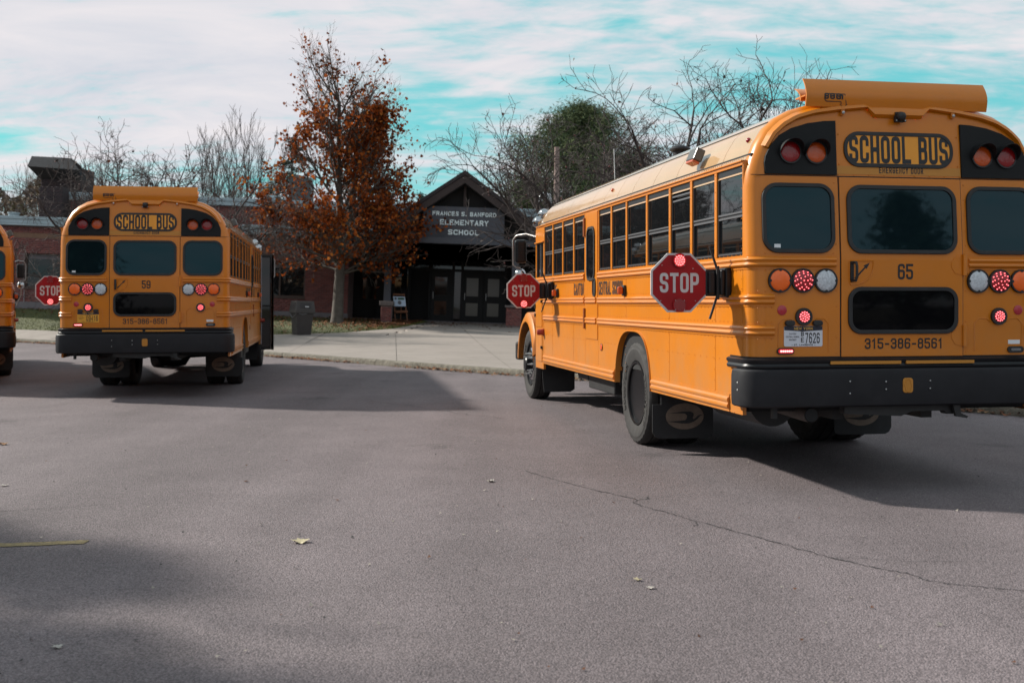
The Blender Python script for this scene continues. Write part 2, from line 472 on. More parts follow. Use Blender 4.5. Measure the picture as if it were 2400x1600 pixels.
# ------------------------------------------------------------------ terrain functions
def sm(t): t = max(0, min(1, t)); return t * t * (3 - 2 * t)
def road_h(x, y): return 0.0
KERB = [(10.5, 8.6), (6.4, 14.1), (1.96, 19.9), (-.17, 22.2), (-2.2, 24.6), (-4.45, 27.4), (-6.3, 29.6), (-12, 35.2), (-17.1, 39.9), (-26, 47.0)]
BASE = [(20, 47.5), (14, 47.5), (7, 47.5), (3.5, 47.5), (.5, 47.5), (-2.5, 47.5), (-5, 47.5), (-12, 47.5), (-18, 47.5), (-27, 47.6)]
def _lerp(Ls, t):
    n = len(Ls) - 1; f = min(max(t, 0) * n, n - 1e-9); i = int(f); w = f - i
    return (Ls[i][0] * (1 - w) + Ls[i + 1][0] * w, Ls[i][1] * (1 - w) + Ls[i + 1][1] * w)
def terrain(t, v):
    """ground inland of the kerb: t along the kerb (right to left), v from kerb (0) to the school wall (1)"""
    k = _lerp(KERB, t); b = _lerp(BASE, t)
    zk = road_h(*k) + .125; zb = .578 - (b[0] + 1.95) * .037
    return (k[0] * (1 - v) + b[0] * v, k[1] * (1 - v) + b[1] * v, zk * (1 - v) + zb * v)
def ground_at(x, y):
    best = None
    for i in range(0, 241):
        t = i / 240
        k = _lerp(KERB, t); b = _lerp(BASE, t)
        dx, dy = b[0] - k[0], b[1] - k[1]
        v = ((x - k[0]) * dx + (y - k[1]) * dy) / (dx * dx + dy * dy)
        p = terrain(t, v); e = (p[0] - x) ** 2 + (p[1] - y) ** 2
        if best is None or e < best[0]: best = (e, p[2], v)
    return best[1] if best[2] > 0 else road_h(x, y)

# ------------------------------------------------------------------ school bus
def lean(z): return max(0.0, (z - 1.75)) * .0655
def rear(x, y, d): return (x, lean(y) - d, y)
W = 1.215
def sidemap(sg): return lambda x, y, d: (sg * (W + d), x, y)
ROOF = [(1.215, 2.30), (1.205, 2.40), (1.178, 2.505), (1.13, 2.62), (1.06, 2.735), (.97, 2.818), (.85, 2.885), (.70, 2.93), (.5, 2.962), (.25, 2.98), (0, 2.985)]
def half_profile(): return [(1.215, .66), (1.215, 1.2), (1.215, 1.75)] + ROOF
def full_profile():
    h = half_profile()
    return [(-x, z) for x, z in h] + [(x, z) for x, z in reversed(h[:-1])]
PILL = [.16, .735, 1.325, 1.905, 2.61, 3.32, 3.905, 4.46, 5.06, 5.655, 6.265, 6.86, 7.44]
ARCH_C, ARCH_A, ARCH_TOP = 3.09, .62, 1.135
RW_S, FW_S = 3.09, 8.6
def rivets(mb, pts, mp, r=.0055, h=.004):
    for x, y in pts:
        c = [mp(x + r * math.cos(k * math.pi / 3), y + r * math.sin(k * math.pi / 3), .0) for k in range(6)]
        t = [mp(x + r * .55 * math.cos(k * math.pi / 3), y + r * .55 * math.sin(k * math.pi / 3), h) for k in range(6)]
        mb.add(c + t, [tuple(range(6, 12))] + [(k, (k + 1) % 6, 6 + (k + 1) % 6, 6 + k) for k in range(6)], raw=True)
def row(x0, x1, y, step): 
    n = max(1, int(abs(x1 - x0) / step)); return [(x0 + (x1 - x0) * i / n, y) for i in range(n + 1)]
def colm(x, y0, y1, step):
    n = max(1, int(abs(y1 - y0) / step)); return [(x, y0 + (y1 - y0) * i / n) for i in range(n + 1)]

def led_lamp(parent, name, mp, cx, cy, r, lens, rimr=1.1, leds=None, ledmat=None, proud=.022, notches=True, label=None):
    mb = MB(mp)
    mb.ring(circle(cx, cy, r * rimr, 24), circle(cx, cy, r * .97, 24), 0, proud)
    if notches:
        for a in range(4):
            an = math.pi / 2 * a
            mb.plate(circle(cx + math.cos(an) * r * .95, cy + math.sin(an) * r * .95, r * .13, 8), 0, proud + .003)
    lamp = mb.build(name, RUB, parent, smooth=40, label=label)
    ml = MB(mp)
    pr = [(r * .99, proud * .6), (r * .93, proud * .95), (r * .7, proud * 1.25), (r * .4, proud * 1.4), (.0, proud * 1.45)]
    n = 24; vs = []; fs = []
    for rr, dd in pr[:-1]:
        for k in range(n): vs.append((cx + rr * math.cos(2 * math.pi * k / n), cy + rr * math.sin(2 * math.pi * k / n), dd))
    vs.append((cx, cy, pr[-1][1]))
    for i in range(len(pr) - 2):
        for k in range(n): fs.append((i * n + k, i * n + (k + 1) % n, (i + 1) * n + (k + 1) % n, (i + 1) * n + k))
    i = len(pr) - 2
    for k in range(n): fs.append((i * n + k, i * n + (k + 1) % n, len(vs) - 1))
    ml.add(vs, fs)
    ml.build("lens", lens, lamp, smooth=60)
    if leds:
        mk = MB(mp); dr = leds[1]
        for ring, cnt in leds[0]:
            for k in range(cnt):
                a = 2 * math.pi * k / cnt + ring * 7
                mk.plate(circle(cx + ring * r * math.cos(a), cy + ring * r * math.sin(a), r * dr, 6), proud * 1.0, proud * (1.5 - .35 * ring) + .003)
        mk.build("led_cluster", ledmat or LED, lamp)
    return lamp

def tyre_mesh(width, rad, tread=True):
    mb = MB(); n = 72; w = width / 2
    prof = [(.60, -w * .62), (.64, -w * .86), (.78, -w * 1.0), (.86, -w * 1.0), (.865, -w * .985), (.95, -w * .96), (.985, -w * .84),
            (1.0, -w * .74), (1.0, -w * .40), (.978, -w * .38), (.978, -w * .30), (1.0, -w * .28), (1.0, w * .28), (.978, w * .30), (.978, w * .38), (1.0, w * .40), (1.0, w * .74),
            (.985, w * .84), (.95, w * .96), (.865, w * .985), (.86, w), (.78, w), (.64, w * .86), (.60, w * .62)]
    vs = []; fs = []
    for i, (r, x) in enumerate(prof):
        for k in range(n):
            rr = r
            if r >= .94 and abs(x) > w * .7 and (k % 2): rr = r - .022
            a = 2 * math.pi * k / n
            vs.append((x, math.cos(a) * rr * rad, math.sin(a) * rr * rad))
    for i in range(len(prof) - 1):
        for k in range(n): fs.append((i * n + k, i * n + (k + 1) % n, (i + 1) * n + (k + 1) % n, (i + 1) * n + k))
    mb.add(vs, fs)
    return mb
def tyre_text(mb, s, side, w, rad, a0, sweep):
    base = MB(); text(base, s, 0, 0, 1, w=.5, t=.2, gap=.2)
    xs = [v[0] for v in base.v]; x0, x1 = min(xs), max(xs)
    vs = []
    for x, y, d in base.v:
        u = (x - x0) / (x1 - x0)
        a = a0 - sweep * u * side
        r = rad * (.725 + .105 * y)
        vs.append((side * (w * .955 + .012), math.cos(a) * r, math.sin(a) * r))
    mb.add(vs, base.f, 1)
RAD = .515
def wheel(parent, side, s, dual):
    """side -1 left, +1 right"""
    u0 = side * (1.195 - .14)
    e = bpy.data.objects.new("wheel", None); COL.objects.link(e); e.parent = parent; e.location = (u0, s, RAD)
    tm = tyre_mesh(.275, RAD)
    tyre_text(tm, "GOODYEAR", side, .1375, RAD, R(150 if side < 0 else 30), R(75))
    tyre_text(tm, "GOODYEAR", side, .1375, RAD, R(-30 if side < 0 else 210), R(75))
    tme = tm.mesh("tyre", [TYRE, TYRE2], 35)
    link("tyre", tme, e)
    if dual:
        t2 = link("tyre", tme, e); t2.location = (-side * .33, 0, 0)
    rb = MB()
    rr = RAD * .62
    if dual:     # dished inwards, seen from outside
        prof = [(rr * 1.02, .10), (rr, .125), (rr * .93, .12), (rr * .90, .04), (rr * .86, -.10), (rr * .82, -.21), (rr * .55, -.225), (rr * .50, -.20), (rr * .30, -.195), (rr * .29, -.06), (rr * .24, -.04), (0, -.035)]
    else:
        prof = [(rr * 1.02, .10), (rr, .125), (rr * .93, .12), (rr * .90, .05), (rr * .80, .06), (rr * .66, .12), (rr * .60, .125), (rr * .34, .11), (rr * .33, .19), (rr * .28, .205), (0, .21)]
    rb.lathe(prof, (0, 0, 0), (side, 0, 0), 32)
    for k in range(10):
        a = 2 * math.pi * k / 10
        c = (side * (-.205 if dual else .115), math.cos(a) * rr * .48, math.sin(a) * rr * .48)
        rb.lathe([(.02, 0), (.02, .022), (.014, .03), (.011, .075), (0, .078)], c, (side, 0, 0), 6, 1)
    rb.build("rim", [mat("rear_rim_black", (.004, .004, .005), .3, spec=.4) if dual else BLK, STEEL], e, smooth=35)
    if not dual:
        cap = MB(); cap.lathe([(rr * .58, .124), (rr * .72, .115), (rr * .80, .085), (rr * .86, .07)], (0, 0, 0), (side, 0, 0), 28)
        cap.build("wheel_ring", CHR, e, smooth=40)
    return e

def make_bus():
    root = thing("school_bus", "", "bus")
    # ---- rear shell: fillet between the side / roof profile and the rear face
    P = full_profile(); n = len(P)
    nrm = []
    for i in range(n):
        a = Vector(P[max(i - 1, 0)]); b = Vector(P[min(i + 1, n - 1)]); t = (b - a).normalized()
        nrm.append(Vector((-t.y, t.x)))
    mb = MB(); rings = []
    RU, RS = .13, .105
    for k in range(7):
        ph = R(90 * k / 6)
        rg = []
        for (x, z), q in zip(P, nrm):
            d = RU * (1 - math.cos(ph)); s = RS * (1 - math.sin(ph)) + lean(z)
            rg.append((x - q.x * d, s, z - q.y * d))
        rings.append(rg)
    rings.insert(0, [(x, .15 if z < 2.48 else .19, z) for x, z in P])
    vs = [p for rg in rings for p in rg]; fs = []
    for k in range(len(rings) - 1):
        for i in range(n - 1):
            fs.append((k * n + i, k * n + i + 1, (k + 1) * n + i + 1, (k + 1) * n + i))
    b = (len(rings) - 1) * n
    for i in range(n // 2):
        fs.append((b + i, b + i + 1, b + n - 2 - i, b + n - 1 - i))
    mb.add(vs, fs)
    mb.build("rear_shell", YEL, root, smooth=35)
    # ---- dark lining closing the inside
    mb = MB(); mb.box(-1.165, 1.165, .12, 7.95, .75, 2.55); mb.box(-1.0, 1.0, .2, 7.9, 2.55, 2.80)
    mb.box(-1.15, 1.15, .2, 7.4, .60, .75)
    mb.build("interior", DARK, root)
    # ---- roof panels with seams
    RP = [(-x, z) for x, z in ROOF[1:]] + [(x, z) for x, z in reversed(ROOF[1:-1])]
    cuts = [.19] + [PILL[i] - .02 for i in (1, 3, 4, 5, 6, 7, 8, 10, 11)] + [7.44, 7.86]
    for a, c in zip(cuts[:-1], cuts[1:]):
        m = MB(); vs = []; g = .004
        for s, ins in ((a + .001, .012), (a + g, 0), (c - g, 0), (c - .001, .012)):
            for x, z in RP:
                L = math.hypot(x, z - 2.2); vs.append((x - x / L * ins, s, z - (z - 2.2) / L * ins))
        k = len(RP)
        m.add(vs, [(r * k + i, r * k + i + 1, (r + 1) * k + i + 1, (r + 1) * k + i) for r in range(3) for i in range(k - 1)])
        m.build("roof_panel", ROOFY, root, smooth=35)
    # front cap
    m = MB(); vs = []; k = len(RP)
    for j in range(7):
        ph = R(90 * j / 6); sc = .80 + .20 * math.cos(ph)
        for x, z in RP: vs.append((x * (.93 + .07 * math.cos(ph)), 7.862 + .45 * math.sin(ph), 2.30 + (z - 2.30) * (math.cos(ph) * .75 + .25)))
    m.add(vs, [(r * k + i, r * k + i + 1, (r + 1) * k + i + 1, (r + 1) * k + i) for r in range(6) for i in range(k - 1)])
    m.build("front_cap", ROOFY, root, smooth=40)
    # ---- sides
    for sg in (-1, 1):
        mp = sidemap(sg)
        # rain gutter and header
        m = MB(mp); m.box(.15, 7.44, 2.462, 2.50, -.05, .004); m.box(.15, 7.9, 2.488, 2.50, -.02, .016)
        m.build("roof_gutter", YEL, root, bevel=.002)
        # pillars
        edges = [(.145, .165)] + [(p - .026, p + .026) for p in PILL[1:7]] + [(4.43, 4.46), (5.06, 5.10)] + [(p - .026, p + .026) for p in PILL[9:12]] + [(7.40, 7.47), (7.95, 8.0)]
        for a, c in edges:
            m = MB(mp); m.box(a, c, 1.772, 2.464, -.05, 0); m.build("window_pillar", YEL, root, bevel=.004)
        # windows
        spans = [(edges[i][1], edges[i + 1][0]) for i in range(0, 7)] + [(edges[i][1], edges[i + 1][0]) for i in range(8, 12)]
        for wi, (a, c) in enumerate(spans):
            m = MB(mp)
            z0, z1 = 1.785, 2.46; zm = 2.10
            f = .022
            m.ring(rect(a, c, z0, z1), rect(a + f, c - f, z0 + .03, z1 - .045), -.05, -.012)
            m.box(a + f, c - f, zm - .024, zm - .008, -.03, -.010, 1); m.box(a + f, c - f, zm + .006, zm + .020, -.03, -.008, 1)
            m.box(a + f, c - f, zm - .008, zm + .006, -.03, -.016)
            m.box(a + f, c - f, z0 + .012, z0 + .020, -.03, -.006, 1)
            w = m.build("side_window", [ALU, ALU2], root)
            g = MB(mp); g.plate(rect(a + f, c - f, z0 + .03, zm - .02), -.035, -.026); g.build("pane", GLASS2, w)
            top = z1 - .045
            if wi == 2:       # this one stands a little open at the top
                x = MB(mp); x.box(a + f, c - f, top - .05, top - .035, -.03, -.012, 0); x.box(a + f, c - f, top - .09, top - .075, -.03, -.016, 0); x.build("sash_rail", [ALU2], w)
                top -= .09
            g = MB(mp); g.plate(rect(a + f, c - f, zm + .02, top), -.035, -.020); g.build("pane", GLASS2, w)
        # driver / front side window, lower header
        m = MB(mp); m.plate(rect(7.47, 7.95, 2.27, 2.49), -.05, .0); m.box(7.42, 8.0, 2.262, 2.28, -.03, .022); m.build("cab_header", YEL, root, bevel=.004)
        m = MB(mp); m.ring(rect(7.47, 7.95, 1.70, 2.265), rect(7.50, 7.92, 1.74, 2.24), -.05, -.01); m.box(7.70, 7.725, 1.74, 2.24, -.03, -.014, 1)
        w = m.build("cab_window", [ALU, ALU2], root)
        g = MB(mp); g.plate(rect(7.50, 7.92, 1.74, 2.24), -.035, -.024); g.build("pane", GLASS2, w)
        # lower panels, split where the sheets meet; the arch is cut out of them
        def arch(s):
            t = (s - ARCH_C) / ARCH_A
            return .58 + (ARCH_TOP - .58) * (max(0, 1 - abs(t) ** 3.2)) ** (1 / 2.0) if abs(t) < 1 else .58
        seams = [.155, .735, 1.905, 3.32, 4.455, 5.065, 5.655, 6.86, 7.44]
        for a, c in zip(seams[:-1], seams[1:]):
            a2, c2 = a + .0035, c - .0035
            for z0, z1 in ((None, 1.205), (1.205, 1.45), (1.45, 1.772)):
                if z0 is None:
                    xs = sorted({a2, c2} | {ARCH_C + ARCH_A * math.copysign(1 - (1 - abs(k) / 16) ** 1.8 if abs(k) < 16 else 1, k) for k in range(-16, 17) if a2 < ARCH_C + ARCH_A * math.copysign(1 - (1 - abs(k) / 16) ** 1.8 if abs(k) < 16 else 1, k) < c2})
                    low = []
                    for s in xs:
                        zz = arch(s)
                        low.append((s, zz))
                    # square sill where the arch begins
                    loop = []
                    for i, (s, zz) in enumerate(low): loop.append((s, zz))
                    loop += [(c2, z1 - .001), (a2, z1 - .001)]
                else: loop = rect(a2, c2, z0 + .001, z1 - .001)
                m = MB(mp); m.plate(loop, -.03, -.001); m.build("side_panel", YEL, root)
        # arch lip and inner wheel box
        m = MB(mp); pts = []
        for k in range(-20, 21):
            t = math.copysign(1 - (1 - abs(k) / 20) ** 1.8, k); s = ARCH_C + ARCH_A * t; pts.append((s, arch(s)))
        for p, q in zip(pts[:-1], pts[1:]):
            m.add([(p[0], p[1], .012), (q[0], q[1], .012), (q[0], q[1], -.12), (p[0], p[1], -.12), (p[0] , p[1] + .012, .012), (q[0], q[1] + .012, .012), (q[0], q[1] + .012, 0), (p[0], p[1] + .012, 0)], [(0, 1, 2, 3), (0, 1, 5, 4), (4, 5, 6, 7)])
        m.build("wheel_arch", YEL, root, smooth=50)
        m = MB(); m.box(sg * 1.16, sg * .35, ARCH_C - .60, ARCH_C + .60, 1.10, 1.14); m.box(sg * .35, sg * .30, ARCH_C - .62, ARCH_C + .62, .55, 1.14)
        m.box(sg * 1.17, sg * .35, ARCH_C + .61, ARCH_C + .63, .55, 1.14); m.box(sg * 1.17, sg * .35, ARCH_C - .63, ARCH_C - .61, .58, 1.14); m.build("wheel_well", DARK, root)
        # emergency exit door in the side
        m = MB(mp); m.plate(rrect(4.76, 1.735, .575, 1.46, .02, 2), -.03, .007)
        door = m.build("side_door", YEL, root, bevel=.003)
        m = MB(mp); m.ring(rrect(4.755, 1.99, .36, .62, .10), rrect(4.755, 1.99, .31, .57, .08), .005, .022); m.build("window_gasket", RUB, door)
        m = MB(mp); m.plate(rrect(4.755, 1.99, .32, .58, .085), .006, .012); m.build("pane", GLASS2, door)
        m = MB(mp); m.ring(rrect(4.60, 1.60, .13, .21, .06), rrect(4.60, 1.60, .10, .18, .045), .005, .02); m.plate(rrect(4.60, 1.60, .11, .19, .05), .005, .010, 1); m.build("handle_recess", [RUB, DARK], door)
        for z0, z1 in ((1.12, 1.36), (2.20, 2.42)):
            m = MB(mp); m.box(5.02, 5.06, z0, z1, .0, .03); m.build("hinge", mat("hinge_orange_paint", (.26, .07, .012), .4), door, bevel=.004)
        # rivets along the side
        m = MB()
        pts = []
        for y in (1.787, 1.668, 1.512, 1.388, 1.278, 1.156):
            pts += row(.2, 4.44, y, .085) + row(5.08, 7.4, y, .085)
        pts += row(.2, 2.40, .985, .14) + row(3.75, 7.4, .985, .14)
        pts += row(.32, 2.42, .716, .085) + row(3.76, 7.4, .716, .085) + row(.32, 2.42, .585, .085) + row(3.76, 7.4, .585, .085)
        for s in seams[1:-1]:
            if not 4.4 < s < 5.1: pts += colm(s + .02, .72, 1.15, .075) + colm(s + .02, 1.29, 1.38, .05) + colm(s + .02, 1.52, 1.66, .05)
        pts += colm(.175, .62, 2.44, .075) + row(.2, 7.4, 2.52, .042)
        for a, c in edges[1:]: pts += colm((a + c) / 2, 1.8, 2.44, .11)
        rivets(m, pts, lambda x, y, d: (sg * (W + d + (-.022 if y > 2.51 else (-.0005))), x, y))
        kind(m.build("side_rivets", YEL, root, fix=False), "stuff")
        # lettering, lamps
        led_lamp(root, "marker_lamp", mp, .33, .80, .036, REFL, leds=None, proud=.008, notches=False)
        led_lamp(root, "marker_lamp", mp, 4.30, .93, .036, REFLO, leds=None, proud=.008, notches=False)
        for s, z in ((3.30 + .05, 1.55), (6.52, 1.55)):
            m = MB(mp); m.box(s - .035, s + .045, z - .055, z + .055, 0, .028); lm = m.build("turn_signal", RUB, root, bevel=.006)
            m = MB(mp); m.box(s - .028, s + .02, z - .04, z + .04, .028, .085); m.build("lens", LAMBD, lm, bevel=.015)
        m = MB(mp); m.box(7.40, 7.48, .97, 1.06, 0, .02); m.lathe([(.042, 0), (.042, .06), (.03, .075), (0, .075)], (sg * (W + .02), 7.44, 1.015), (sg, 0, 0), 12); m.build("side_lamp", mat("red_plastic", (.28, .03, .015), .35), root, smooth=40)
        m = MB(mp)
        m2 = (lambda f: MB(lambda x, y, d: (sg * (W + d), x, y)))(0)
        fl = -1 if sg < 0 else 1
        def lett(s, at, h, w, width):
            mm = MB(lambda x, y, d: (sg * (W + d), at - x * (1 if sg < 0 else -1), y)); text(mm, s, 0, 1.511, h - .012, w=w, t=.17, width=width, d=.002); return mm
        lett("CANTON", 5.37, .16, .36, .50).build("side_lettering", INK, root)
        lett("CENTRAL SCHOOL", 3.92, .16, .36, 1.02).build("side_lettering", INK, root)
        # cowl below the cab window
        m = MB(mp); m.plate([(7.445, .50), (7.98, .50), (8.02, 1.70), (7.445, 1.70)], -.03, .002)
        cw = m.build("cowl_panel", YEL, root, bevel=.003)
        m = MB(mp); m.plate(rect(7.52, 7.94, .60, 1.06), .0, .012); m.plate(rect(7.52, 7.94, 1.08, 1.56), .0, .012); m.build("hatch", YEL, cw, bevel=.003)
        m = MB(mp); m.box(7.50, 7.53, .78, .82, .0, .03); m.box(7.50, 7.53, 1.42, 1.46, .0, .03); m.box(7.94, 7.965, 1.22, 1.27, 0, .03); m.box(7.94, 7.965, 1.34, 1.40, 0, .03); m.build("latch", RUB, cw)
        # front fender with an open arch
        m = MB(); N = 20; outer = []; FC = FW_S + .02
        for k in range(N + 1):
            a = math.pi * (k / N) * .93 + .04
            outer.append((FC + .72 * math.cos(a) * (1.0 if a < math.pi / 2 else .84), .56 + .72 * math.sin(a)))
        inner = []
        for k in range(N + 1):
            a = math.pi * (k / N) * .93 + .04
            inner.append((FC + .60 * math.cos(a) * (1.0 if a < math.pi / 2 else .92), .54 + .60 * math.sin(a)))
        uo = sg * 1.245; ui = sg * .80
        vs = [(sg * 1.20, s, z) for s, z in outer] + [(uo, s * .35 + t * .65, z * .35 + zz * .65) for (s, z), (t, zz) in zip(outer, inner)] + [(uo, s, z) for s, z in inner] + [(ui, s, z) for s, z in inner] + [(ui, s, z + .02) for s, z in outer]
        k = N + 1; fs = []
        for r_, q_ in ((0, 1), (1, 2), (2, 3), (4, 0)):
            fs += [(r_ * k + i, r_ * k + i + 1, q_ * k + i + 1, q_ * k + i) for i in range(N)]
        m.add(vs, fs); m.build("fender", YEL, root, smooth=45)
        m = MB(); 
        vs = [(uo * .985, s, z) for s, z in inner] + [(sg * .6, s, z) for s, z in inner]
        m.add(vs, [(i, i + 1, N + 2 + i, N + 1 + i) for i in range(N)]); m.box(sg * .62, sg * .60, FC - .6, FC + .6, .4, 1.2); m.build("fender_liner", RUB, root)
    # rub rails, wrapped round the rear corners
    def rail(z, h, s0, s1, sg, ue):
        hh = h / 2
        prof = [(.0, -hh), (.005, -hh), (.005, -hh * .72), (.020, -hh * .58), (.026, -hh * .36), (.018, -hh * .12), (.014, 0), (.018, hh * .12), (.026, hh * .36), (.020, hh * .58), (.005, hh * .72), (.005, hh), (.0, hh)]
        path = []; nr = []
        if ue is not None:
            path.append((sg * ue, lean(z), z)); nr.append((0, -1, 0))
            for k in range(7):
                ph = R(90 * (6 - k) / 6); 
                x = W - .13 * (1 - math.cos(ph)); s = .105 * (1 - math.sin(ph)) + lean(z)
                path.append((sg * x, s, z)); q = Vector((math.cos(ph) / .13, -math.sin(ph) / .105)).normalized(); nr.append((sg * q.x, q.y, 0))
        else:
            path.append((sg * W, s0, z)); nr.append((sg, 0, 0))
        path.append((sg * W, s1, z)); nr.append((sg, 0, 0))
        m = MB(); m.sweep(path, nr, prof); return m
    for sg in (-1, 1):
        rail(1.728, .105, 0, 4.44, sg, .545).build("rub_rail", YEL, root, smooth=50)
        rail(1.450, .105, 0, 4.44, sg, 1.035).build("rub_rail", YEL, root, smooth=50)
        rail(1.217, .105, 0, 4.44, sg, 1.035).build("rub_rail", YEL, root, smooth=50)
        for z in (1.728, 1.450, 1.217): rail(z, .105, 5.08, 7.99 if z > 1.6 else 7.42, sg, None).build("rub_rail", YEL, root, smooth=50)
        m = rail(1.45, .105, 4.52, 5.01, sg, None); m.build("rub_rail", YEL, root, smooth=50)
        m = rail(1.217, .105, 4.52, 5.01, sg, None); m.build("rub_rail", YEL, root, smooth=50)
        rail(.650, .135, .42, 2.42, sg, None).build("skirt_rail", YEL, root, smooth=50)
        rail(.650, .135, 3.76, 7.42, sg, None).build("skirt_rail", YEL, root, smooth=50)
    # ---- rear: emergency door
    m = MB()
    zt = 2.372
    def dslab(u0, u1, z0, z1, pr, mi):
        pf = [(-pr, z0), (-pr, 1.75), (lean(z1) - pr, z1), (lean(z1) + .03, z1), (.03, z0)]
        k = len(pf); vs = [(u0, s, z) for s, z in pf] + [(u1, s, z) for s, z in pf]
        m.add(vs, [tuple(range(k)), tuple(range(2 * k - 1, k - 1, -1))] + [(i, (i + 1) % k, k + (i + 1) % k, k + i) for i in range(k)], mi)
    dslab(-.508, .506, 1.012, zt + .008, .0025, 1)
    dslab(-.499, .498, 1.02, zt, .010, 0)
    door = m.build("emergency_door", [YEL, DARK], root, bevel=.004)
    dz = lambda x, y, d: rear(x, y, d + .010)
    for nm, cy, h, rr in (("door_window", 2.055, .520, .115), ("lower_window", 1.368, .355, .105)):
        m = MB(dz); m.ring(rrect(.002, cy, .90, h, rr, 8), rrect(.002, cy, .835, h - .062, rr - .03, 8), -.005, .016); m.build("window_gasket", RUB, door, smooth=40, bevel=.004)
        m = MB(dz)
        if cy > 1.75: m.plate(rrect(.002, cy, .85, h - .045, rr - .025, 8), -.002, .005)
        else: m.plate(rrect(.002, cy, .85, h - .045, rr - .025, 8), -.002, .005)
        m.build("pane", GLASS if cy > 1.75 else mat("dark_tinted_glass", (.004, .004, .005), .03, spec=.12), door)
    m = MB(dz); m.tube([dz(x, y, .002) for x, y in [(-.437, 1.74), (-.245, 1.742), (-.245, 1.69), (-.262, 1.63), (-.31, 1.585), (-.37, 1.562), (-.425, 1.56), (-.437, 1.58), (-.437, 1.74)]], .005, 6); m.build("handle_pocket", YEL, door, smooth=50)
    m = MB(dz); m.box(-.432, -.405, 1.60, 1.735, .0, .012); m.tube([dz(-.418, 1.728, .004), dz(-.406, 1.726, .05), dz(-.403, 1.70, .055), dz(-.403, 1.62, .055), dz(-.408, 1.592, .05), dz(-.42, 1.59, .004)], .011, 8)
    m.build("door_handle", RUB, door, smooth=50)
    m = MB(dz); m.plate([(-.395, 1.613), (-.388, 1.600), (-.306, 1.688), (-.297, 1.68), (-.272, 1.727), (-.322, 1.705), (-.313, 1.696)], 0, .002); m.build("arrow_decal", INK, door)
    m = MB(dz); text(m, "315-386-8561", .008, 1.078, .080, w=.46, t=.16, gap=.13, width=.64, d=.002); m.build("phone_number", INK, door)
    for z in (1.72, 1.18):
        m = MB(dz); m.plate([(.40, z - .02), (.43, z - .07), (.498, z - .085), (.498, z + .07), (.43, z + .055), (.40, z + .01)], 0, .004)
        m.lathe([(.016, -.08), (.016, .08)], dz(.505, z - .005, .012), (0, 0, 1), 10); m.box(.51, .545, z - .07, z + .06, -.01, .004)
        m.build("hinge", YEL, door, smooth=40)
    m = MB(); 
    rp = colm(-.535, 1.05, 2.33, .11) + colm(.53, 1.05, 2.33, .11) + row(-.50, .50, 2.392, .12) + row(-1.1, -.56, 1.795, .12) + row(.56, 1.1, 1.795, .12) + row(-1.1, -.56, 1.665, .12) + row(.56, 1.1, 1.665, .12)
    for z in (1.512, 1.388, 1.28, 1.155): rp += [(-1.16, z), (-1.10, z), (-1.05, z), (1.05, z), (1.10, z), (1.16, z)]
    rp += [(-.49, 2.47), (-.49, 2.7), (.49, 2.47), (.49, 2.7)]
    rivets(m, rp, rear)
    kind(m.build("rear_rivets", YEL, root, fix=False), "stuff")
    # rear side windows
    for sg in (-1, 1):
        m = MB(rear); m.ring(rrect(sg * .832, 2.058, .575, .525, .12, 8), rrect(sg * .832, 2.058, .515, .465, .09, 8), -.005, .018)
        w = m.build("rear_window", RUB, root, smooth=40, bevel=.004)
        m = MB(rear); m.plate(rrect(sg * .832, 2.058, .53, .48, .095, 8), -.002, .006); m.build("pane", GLASS, w)
        if sg < 0:
            m = MB(rear); m.plate(rect(-1.03, -.98, 1.835, 1.862), .006, .008); m.build("window_sticker", WHT, w)
    # horizontal joint under the roof cap, with its trims
    m = MB(rear); m.box(-1.20, 1.20, 2.376, 2.381, -.002, .003); m.build("cap_joint", DARK, root)
    # roof cap brow: raised band along the rim with a notch in the middle
    h = half_profile()
    out_ = []; 
    for (x, z), q in zip(P, nrm):
        if z >= 2.56: out_.append((x - q.x * .030, z - q.y * .030))
    inn = []
    for (x, z), q in zip(P, nrm):
        if z >= 2.56: inn.append((x - q.x * .078, z - q.y * .078))
    inn2 = []
    done = False
    for x, z in inn:
        if abs(x) < .30:
            if not done: inn2 += [(-.255, inn[len(inn) // 2][1] + .004), (-.20, inn[len(inn) // 2][1] - .05), (.20, inn[len(inn) // 2][1] - .05), (.255, inn[len(inn) // 2][1] + .004)]; done = True
            continue
        inn2.append((x, z))
    m = MB(rear)
    def resamp(L, n):
        d = [0]
        for a, b_ in zip(L[:-1], L[1:]): d.append(d[-1] + math.dist(a, b_))
        res = []
        for i in range(n):
            t = d[-1] * i / (n - 1); k = max(j for j in range(len(d)) if d[j] <= t + 1e-9); k = min(k, len(L) - 2)
            f = (t - d[k]) / max(d[k + 1] - d[k], 1e-9); res.append((L[k][0] * (1 - f) + L[k + 1][0] * f, L[k][1] * (1 - f) + L[k + 1][1] * f))
        return res
    A, Bn = resamp(out_, 61), []
    xs_ = [p[0] for p in A]
    def yin(x):
        for a, b_ in zip(inn2[:-1], inn2[1:]):
            if a[0] <= x <= b_[0] and b_[0] > a[0]: return a[1] + (b_[1] - a[1]) * (x - a[0]) / (b_[0] - a[0])
        return None
    R2 = resamp(inn2, 61)
    vs = []; fs = []
    for (ax, ay), (bx, by) in zip(A, R2):
        tp = min(1, max(0, (ay - 2.58) / .16)); pr_ = .004 + .022 * tp
        vs += [rear(ax, ay, -.045), rear(ax * .5 + bx * .5, ay * .5 + by * .5, pr_ * .6), rear(bx, by, pr_), rear(bx + (bx - ax) * .25, by + (by - ay) * .25, -.004)]
    for i in range(60):
        for k in range(3): fs.append((4 * i + k, 4 * i + 4 + k, 4 * i + 5 + k, 4 * i + 1 + k))
    m.add(vs, fs, raw=True); m.build("roof_cap_brow", YEL, root, smooth=40)
